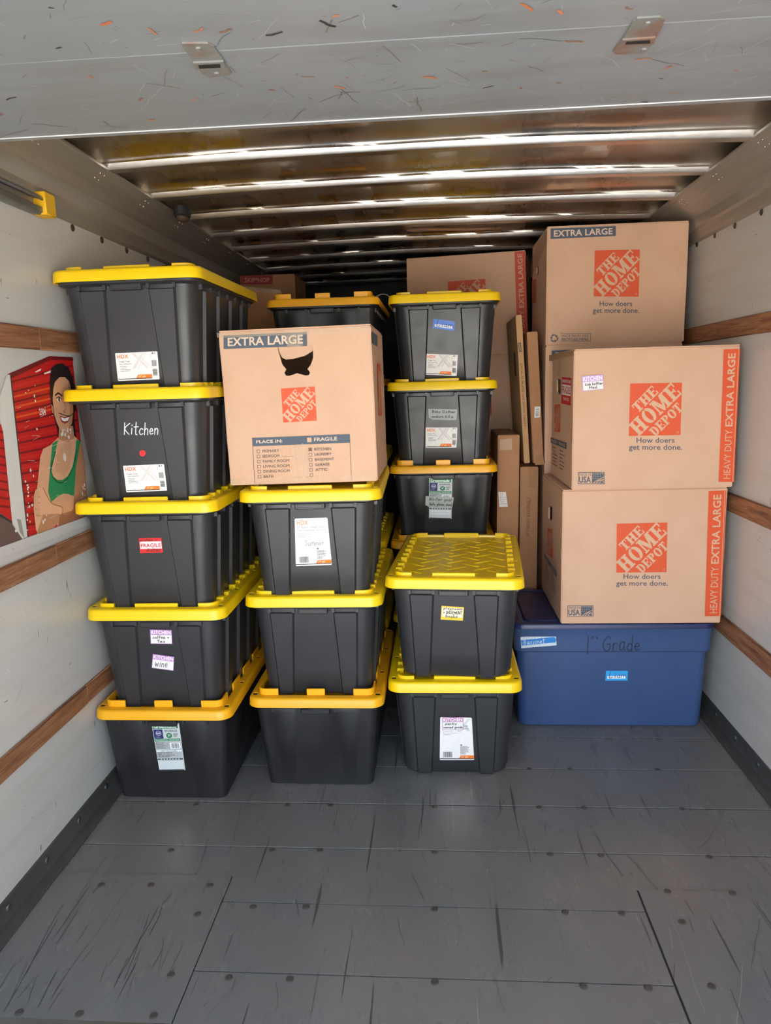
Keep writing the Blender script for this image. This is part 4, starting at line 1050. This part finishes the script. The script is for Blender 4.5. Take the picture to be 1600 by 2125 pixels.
def hand_hole(cx, cy, hw, hh, sk=0): return [(cx - hw, cy - hh + sk), (cx - hw * .5, cy - hh * 1.2 + sk), (cx + hw * .5, cy - hh * 1.15), (cx + hw, cy - hh), (cx + hw, cy + hh * .7), (cx + hw * .4, cy + hh), (cx - hw * .4, cy + hh), (cx - hw, cy + hh * .6)]
GH = 'home moving boxes'
# --- lower heavy duty box on the blue tote
B3 = Carton('moving_box', 'heavy duty moving box with orange strip standing on the blue tote', .505, 1.157, 2.945, .53, .483, 1.048, .3, 0, seed=1, group=GH, side_holes_px=[hand_hole(1142, 1067, 4, 14)])
D = B3.front(quad([(685, 305), (985, 298), (980, 592), (683, 595)], 1040, 980, K3)); logo(D); D.build('printed_logo', B3.root, 'square orange printed logo')
word(B3, rect4(725, 603, 945, 632), 'How doers', 1040, 980, K3); word(B3, rect4(682, 643, 988, 682), 'get more done.', 1040, 980, K3)
strip(B3, quad([(1230, 112), (1335, 107), (1303, 853), (1207, 853)], 1040, 980, K3)); usa(B3, quad(rect4(392, 790, 547, 855), 1040, 980, K3))
# --- upper heavy duty box
B2 = Carton('moving_box', 'heavy duty moving box with orange strip, red fragile sticker and kitchen sticker', .536, 1.166, 2.922, .50, 1.0535, 1.603, .6, 0, seed=2, group=GH, side_holes_px=[hand_hole(1159, 804, 4.2, 15)])
D = B2.front(quad([(765, 1017), (1072, 1012), (1063, 1322), (757, 1328)], 1040, 440, K3)); logo(D); D.build('printed_logo', B2.root, 'square orange printed logo')
word(B2, rect4(802, 1337, 1028, 1368), 'How doers', 1040, 440, K3); word(B2, rect4(757, 1378, 1073, 1420), 'get more done.', 1040, 440, K3)
strip(B2, [(1502, 725), (1536, 724), (1523, 1000), (1491, 1000)]); usa(B2, rect4(1199.3, 979.7, 1255.3, 1004.5))
sticker((B2.root, B2.mt, Vector((0, -B2.d / 2, 0)), Vector((0, -1, 0))), quad([(477, 973), (603, 963), (607, 1050), (483, 1062)], 1040, 440, K3), 'KITCHEN', [('kids bottles', .14, .94), ('Med.', .3, .7)], (200, 158, 210), hh=.42)
D = B2.left(quad([(362, 977), (418, 985), (413, 1147), (357, 1135)], 1040, 440, K3)); D.rect(0, 0, 1, 1, (206, 26, 36)); D.rect(.04, .27, .96, .66, (236, 228, 228)); D.text('FRAGILE', .06, .33, .94, .6, (206, 26, 36), .03); D.text('HANDLE WITH CARE', .06, .08, .94, .2, (236, 228, 228), .03); D.text('THANK YOU', .2, .74, .8, .86, (236, 228, 228), .03); D.build('sticker', B2.root, 'red and white fragile sticker')
for B, lg, tb in ((B2, quad([(318, 1143), (350, 1140), (350, 1308), (317, 1300)], 1040, 440, K3), quad([(295, 1335), (388, 1368), (388, 1560), (295, 1500)], 1040, 440, K3)), (B3, quad([(277, 330), (305, 340), (305, 512), (276, 480)], 1040, 980, K3), quad([(256, 480), (330, 592), (330, 760), (256, 600)], 1040, 980, K3))):
    D = B.left(lg); logo(D, HDO, KR); D.build('printed_logo', B.root, 'orange printed logo on the side')
    D = B.left(tb); D.rect(0, 0, 1, .2, (84, 98, 112)); D.text('PLACE IN:', .06, .05, .4, .15, KR, .02); D.text('FRAGILE', .55, .05, .92, .15, KR, .02)
    D.small(.12, .3, .45, 1, (110, 100, 92), 6, 3, .3); D.small(.6, .3, .92, 1, (110, 100, 92), 6, 4, .3); D.build('printed_table', B.root, 'grey printed checklist')
# tape over the top edge of the upper box
D = B2.left(quad([(285, 850), (432, 822), (432, 850), (285, 885)], 1040, 440, K3)); D.rect(0, 0, 1, 1, (176, 142, 104)); D.build('tape', B2.root, 'brown packing tape')
D = B2.left(quad([(338, 880), (352, 878), (352, 985), (336, 985)], 1040, 440, K3)); D.rect(0, 0, 1, 1, 'tape'); D.build('tape', B2.root)
# --- top box of the right rear stack and the boxes carrying it
B1 = Carton('moving_box', 'topmost extra large moving box under the roof beam on the right', .5195, 1.158, 3.55, .51, 1.6505, 2.182, 0, 0, seed=3, group=GH, side_holes_px=[hand_hole(1115, 563, 2.2, 8)])
D = B1.front(quad([(555, 228), (822, 222), (815, 502), (549, 500)], 1040, 440, K3)); logo(D); D.build('printed_logo', B1.root, 'square orange printed logo')
word(B1, rect4(583, 528, 777, 558), 'How doers', 1040, 440, K3); word(B1, rect4(543, 568, 818, 608), 'get more done.', 1040, 440, K3)
def xl_band(B, pts):
    D = B.front(pts); D.rect(0, 0, 1, 1, HDB); D.text('EXTRA LARGE', .05, .18, .95, .82, (214, 188, 164), .03); D.build('printed_band', B.root, 'grey size band')
xl_band(B1, quad([(293, 98), (680, 83), (680, 142), (293, 160)], 1040, 440, K3))
D = B1.front(quad(rect4(285, 716, 532, 776), 1040, 440, K3)); D.frame(.262, .06, 1, .86, HDB, .002); D.rect(.24, .1, .28, .82, KR); D.text('MADE FROM 100%', .30, .2, .95, .44, HDB, .03); D.text('RECYCLED PAPER', .30, .52, .95, .76, HDB, .03)
asp = D.w / D.h
for k in range(3):
    a = 2 * pi * k / 3 - pi / 2
    def rp(x, y, a=a): return (.12 + (x * math.cos(a) - y * math.sin(a)) / asp, .54 + x * math.sin(a) + y * math.cos(a))
    D.poly([rp(.28, -.30), (rp(.44, -.06)), rp(.28, -.02), rp(.16, -.2)], HDB); D.poly([rp(.40, .0), rp(.26, .28), rp(.26, .38), rp(.08, .2), rp(.26, .02), rp(.26, .12), rp(.32, -.02)], HDB)
D.build('printed_mark', B1.root, 'grey printed recycling mark')
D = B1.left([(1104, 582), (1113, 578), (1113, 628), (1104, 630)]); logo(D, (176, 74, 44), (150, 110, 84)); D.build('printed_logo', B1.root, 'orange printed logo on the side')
D = B1.left([(1098, 550), (1136, 470), (1136, 500), (1098, 590)]); D.rect(0, 0, 1, 1, 'tape'); D.build('tape', B1.root, 'clear crinkled tape')
B1b = Carton('moving_box', 'extra large moving box under the topmost right box, behind the stickered one', .5195, 1.150, 3.545, .51, 1.099, 1.6465, 0, 0, seed=4, group=GH)
xl_band(B1b, [(1145, 727.5), (1290, 721), (1290, 744), (1145, 750)])
for k, lab in ((0, 'moving box at the foot of the right rear stack'), (1, 'second moving box from the floor in the right rear stack')):
    Carton('moving_box', lab, .5195, 1.150, 3.545, .51, .5495 * k, .5495 * k + .546, 0, 0, seed=5 + k, group=GH)
# --- torn box on the middle stack
ZB = 4.0
TB0 = lambda l: quad(l, 430, 560, ZB)
hole = [(600, 690), (640, 735), (760, 722), (866, 680), (878, 735), (856, 790), (832, 822), (852, 848), (845, 873), (815, 877), (745, 858), (690, 878), (655, 880), (640, 855), (655, 825), (622, 785), (608, 735)]
hole = [(585, 642), (875, 622), (880, 730), (858, 790), (832, 822), (852, 848), (846, 872), (815, 877), (745, 858), (690, 878), (655, 880), (640, 855), (655, 825), (622, 785), (608, 735), (592, 690)]
BT = Carton('moving_box', 'extra large moving box with torn handle hole on the middle stack', -.735, -.2085, 2.50, .50, 1.1575, 1.689, 0, -.75, seed=7, group=GH, holes_px=[TB0(hole)])
xl_band(BT, TB0([(135, 545), (828, 515), (830, 632), (137, 657)]))
D = BT.front(TB0([(613, 985), (893, 968), (910, 1252), (632, 1267)])); logo(D); D.build('printed_logo', BT.root, 'square orange printed logo')
D = BT.front(TB0([(373, 1395), (1183, 1363), (1200, 1745), (393, 1770)]))
D.rect(0, 0, 1, .185, HDB); D.text('PLACE IN:', .04, .055, .31, .125, (214, 188, 164), .03); D.text('FRAGILE', .635, .045, .87, .125, (214, 188, 164), .03); D.rect(.565, .04, .61, .14, (200, 164, 134))
D.rect(0, .18, .004, 1, HDB); D.rect(.996, .18, 1, 1, HDB)
for i, t in enumerate(('PRIMARY', 'BEDROOM', 'FAMILY ROOM', 'LIVING ROOM', 'DINING ROOM', 'BATH')):
    v = .265 + .112 * i; D.frame(.04, v, .074, v + .07, (92, 84, 80), .0012); D.text(t, .10, v + .005, .10 + .0245 * len(t), v + .065, (92, 84, 80), .012)
D.rect(.30, .43, .42, .434, (92, 84, 80))
for i, t in enumerate(('KITCHEN', 'LAUNDRY', 'BASEMENT', 'GARAGE', 'ATTIC', '')):
    v = .265 + .112 * i; D.frame(.575, v, .609, v + .07, (92, 84, 80), .0012)
    if t: D.text(t, .635, v + .005, .635 + .0245 * len(t), v + .065, (92, 84, 80), .012)
D.line([(.578, .27), (.606, .33)], (50, 46, 46), .002); D.line([(.606, .27), (.578, .33)], (50, 46, 46), .002)
D.build('printed_table', BT.root, 'grey printed room checklist')
def strip_part(B, pts, nm='tape', lab='clear packing tape', off=12):
    D = B.front(pts); D.i = off; n = 24
    pp = []; ff = []
    rr = random.Random(len(pts) + int(pts[0][0]))
    for i in range(n + 1): pp += [(i / n, rr.uniform(0, .10)), (i / n, 1 - rr.uniform(0, .1))]
    for i in range(n): ff.append((2 * i, 2 * i + 2, 2 * i + 3, 2 * i + 1))
    D.tri(pp, ff, 'tape'); D.build(nm, B.root, lab)
strip_part(BT, TB0([(80, 522), (1362, 462), (1366, 520), (84, 566)])); strip_part(BT, TB0([(190, 1735), (1400, 1690), (1418, 1742), (192, 1790)])); strip_part(BT, TB0([(712, 1432), (832, 1428), (850, 1740), (728, 1750)]))
strip_part(BT, TB0([(660, 535), (785, 530), (792, 640), (668, 650)]))
# the torn flap folded into the hole
q = on_obj(BT.mt, Vector((0, -BT.d / 2, 0)), Vector((0, -1, 0)), TB0([(588, 640), (874, 622), (872, 672), (800, 712), (700, 738), (640, 742), (612, 728), (594, 690)]))
bm = bmesh.new(); zt = q[0].z
prism(bm, [(p.x, p.z) for p in q], 0, .004, lambda u, v, k: (u, -BT.d / 2 + .004 + k + (zt - v) * .45, v)); link('torn_flap', mesh(bm), BT.root, ['card'])['label'] = 'torn cardboard flap pushed inwards'
D = BT.right(TB0([(1409, 772), (1436, 790), (1448, 1215), (1422, 1210)])); logo(D); D.build('printed_logo', BT.root, 'orange printed logo on the side')
D = BT.right(TB0([(1364, 508), (1412, 545), (1412, 640), (1368, 608)])); D.rect(0, 0, 1, 1, HDB); D.build('printed_band', BT.root)
# --- large boxes at the back behind the rear totes
hb = .5455
BK = []
for k, lab in enumerate(('moving box at the foot of the stack behind the rear totes', 'second moving box from the floor behind the rear totes', 'moving box with half hidden orange logo right of the baby clothes tote', 'extra large box with red-orange strip rising behind the rear totes')):
    BK.append(Carton('moving_box', lab, -.163, .497, 4.19, .48, hb * k, hb * k + hb - .0045, -10.5, 0, seed=9 + k, group=GH))
Z4 = 4.25; Q4 = lambda l: quad(l, 780, 480, Z4)
B = BK[3]; D = B.front(Q4([(635, 445), (965, 418), (972, 745), (642, 770)])); logo(D, (206, 80, 46)); D.build('printed_logo', B.root, 'square orange printed logo')
D = B.front(Q4([(1223, 182), (1316, 175), (1345, 1068), (1252, 1075)])); D.rect(0, 0, 1, 1, (200, 74, 42)); D.text('EXTRA LARGE', .27, .02, .74, .55, (212, 164, 132), .03, 90); D.text('HEAVY DUTY', .3, .58, .72, .97, (212, 164, 132), 0, 90); D.build('printed_strip', B.root, 'orange printed strip')
B = BK[2]; D = B.front(Q4([(700, 1310), (1015, 1298), (1022, 1622), (706, 1640)])); logo(D, (206, 80, 46)); D.build('printed_logo', B.root, 'square orange printed logo')
# --- brown boxes at the back left
for k in range(3): Carton('brown_box', ('brown box at the foot of the pile behind the left totes', 'middle brown box of the pile behind the left totes', 'upper brown box of the pile behind the left totes')[k], -1.215, -.765, 3.66, .46, .478 * k, .478 * k + .4745, 0, 0, 'card2', 20 + k, group='brown boxes behind the left totes')
BF = Carton('brown_box', 'taped brown box peeking out behind the top left tote', -1.217, -.771, 3.64, .46, 1.452, 1.958, 5, 2.2, 'card2', 24, group='brown boxes behind the left totes')
strip_part(BF, [(468, 590), (582, 601), (583, 611), (468, 602)])
for k in range(3): Carton('brown_box', ('brown box at the foot of the far left pile', 'middle brown box of the far left pile', 'brown box carrying the red-labelled carton')[k], -1.19, -.79, 4.42, .42, .627 * k, .627 * k + .6235, 0, 0, 'card2', 30 + k, group='brown boxes in the far left pile')
BG = Carton('brown_box', 'far brown carton with a red lettered band near the roof', -1.152, -.824, 4.40, .36, 1.883, 2.142, 0, 0, 'card2', 35)
D = BG.front([(500, 572), (566, 571), (566, 590), (500, 590.5)]); D.rect(0, 0, 1, 1, (150, 34, 44)); D.text('SKIP*HOP', .12, .25, .9, .78, (196, 140, 120), .02); D.build('printed_band', BG.root, 'dark red lettered band')
# --- slim boxes between the rear totes and the boxes on the right
YK = 3.545
def slim(name, label, top, bot, z0, z1, mat, seed, d=.47, roll=None):
    a, b = on_y(*top[0], YK), on_y(*top[1], YK); zb = z0
    w = b.x - a.x
    def xat(p, q, z):                       # x of the photo's edge at height z
        A, Bq = on_y(*p, YK), on_y(*q, YK); t = (z - Bq.z) / (A.z - Bq.z); return Bq.x + (A.x - Bq.x) * t
    xb = (xat(top[0], bot[0], zb) + xat(top[1], bot[1], zb)) / 2; xt = (a.x + b.x) / 2
    r = math.degrees(math.atan2(xt - xb, a.z - zb))
    B = Carton(name, label, xb - w / 2, xb + w / 2, YK, d, zb, a.z, 0, r, mat, seed, flaps=False); return B
K1 = slim('tall_box', 'tall slim brown box with white label and tape, right of the rear totes', [(1033, 903), (1079, 903)], [(1031, 1150), (1075, 1150)], .0, 1.24, 'card2', 40)
K2 = slim('tall_box', 'slim upright box printed with an item number beside the blue tote', [(1080, 969), (1117.5, 969)], [(1079, 1215), (1112, 1215)], .0, 1.08, 'card2', 41)
J1 = slim('flat_box', 'thin flat box with printed sentence down its edge', [(1070, 653), (1083, 653)], [(1087, 961), (1101, 961)], 1.0935, 1.79, 'card3', 42)
J2 = slim('flat_box', 'thin taped flat box with small white label leaning at the right', [(1093, 688), (1116, 688)], [(1107, 965), (1128, 965)], 1.0935, 1.71, 'card2', 43)
Z8 = 567 / 160; Q8 = lambda l: quad(l, 1020, 640, Z8)
D = K1.front(Q8([(50, 1350), (105, 1350), (120, 1458), (58, 1460)])); D.rect(0, 0, 1, 1, (226, 218, 208)); D.small(.1, .1, .9, .9, (170, 160, 150), 6, 3, .3); D.build('shipping_label', K1.root, 'white shipping label')
D = K1.front(Q8([(62, 962), (150, 955), (150, 1040), (62, 1042)])); D.rect(0, 0, 1, 1, 'tape'); D.build('tape', K1.root)
D = K1.left(Q8([(28, 950), (60, 945), (32, 1800), (6, 1740)])); D.rect(0, 0, 1, 1, 'tape'); D.build('tape', K1.root, 'clear tape along the edge')
D = K2.front(Q8([(258, 1392), (288, 1392), (278, 1678), (250, 1678)])); D.text('ITEM#:HYX-1409R-LW', 0, 0, 1, 1, (92, 70, 52), .0, -90); D.build('printed_line', K2.root, 'dark printed item number')
D = K2.front(Q8([(270, 1165), (338, 1165), (330, 1318), (272, 1318)])); D.rect(0, 0, 1, 1, (156, 108, 62)); D.build('tape', K2.root, 'brown tape patch')
D = J1.front(Q8([(206, 402), (234, 402), (260, 884), (236, 884)])); D.text('Join us, to be your host partner support !', 0, 0, 1, 1, (70, 54, 40), .0, -90); D.build('printed_line', J1.root, 'dark printed sentence')
D = J1.front(Q8([(196, 252), (216, 252), (222, 320), (202, 320)])); D.rect(0, 0, 1, 1, (72, 60, 48)); D.rect(.25, .12, .75, .88, (150, 116, 80)); D.build('printed_mark', J1.root)
D = J1.left(Q8([(162, 325), (176, 322), (186, 498), (172, 502)])); D.rect(0, 0, 1, 1, (46, 38, 32)); D.build('printed_mark', J1.root, 'black printed bar')
D = J2.front(Q8([(318, 722), (358, 722), (355, 802), (315, 804)])); D.rect(0, 0, 1, 1, (228, 226, 222)); D.bars(.2, .1, .8, .9, (110, 110, 110), vert=False, seed=2); D.build('shipping_label', J2.root, 'small white label')
D = J2.front(Q8([(328, 1082), (378, 1078), (392, 1148), (320, 1152)])); D.rect(0, 0, 1, 1, (158, 110, 64)); D.build('tape', J2.root, 'brown tape patch')
D = J2.left(Q8([(246, 190), (258, 190), (312, 1150), (302, 1150)])); D.rect(0, 0, 1, 1, 'tape'); D.build('tape', J2.root, 'clear tape along the edge')
# thin pale cable looped behind the rear tote lids
cu = bpy.data.curves.new('cable', 'CURVE'); cu.dimensions = '3D'; cu.bevel_depth = .003; sp = cu.splines.new('NURBS'); P0 = [(780, 616), (788, 611), (796, 610), (803, 611), (808, 616)]
sp.points.add(len(P0) - 1); sp.use_endpoint_u = True
for pt, q in zip(sp.points, P0):
    w = on_y(q[0], q[1], 3.9); pt.co = (w.x, w.y, max(w.z, 1.896), 1)
o = bpy.data.objects.new('cable_tmp', cu); COL.objects.link(o); bpy.context.view_layer.update()
me = bpy.data.meshes.new_from_object(o.evaluated_get(bpy.context.evaluated_depsgraph_get())); bpy.data.objects.remove(o)
tag(link('cable', me, None, [flat((170, 168, 164))]), 'thin pale cable lying between the two rear tote lids', 'cable')
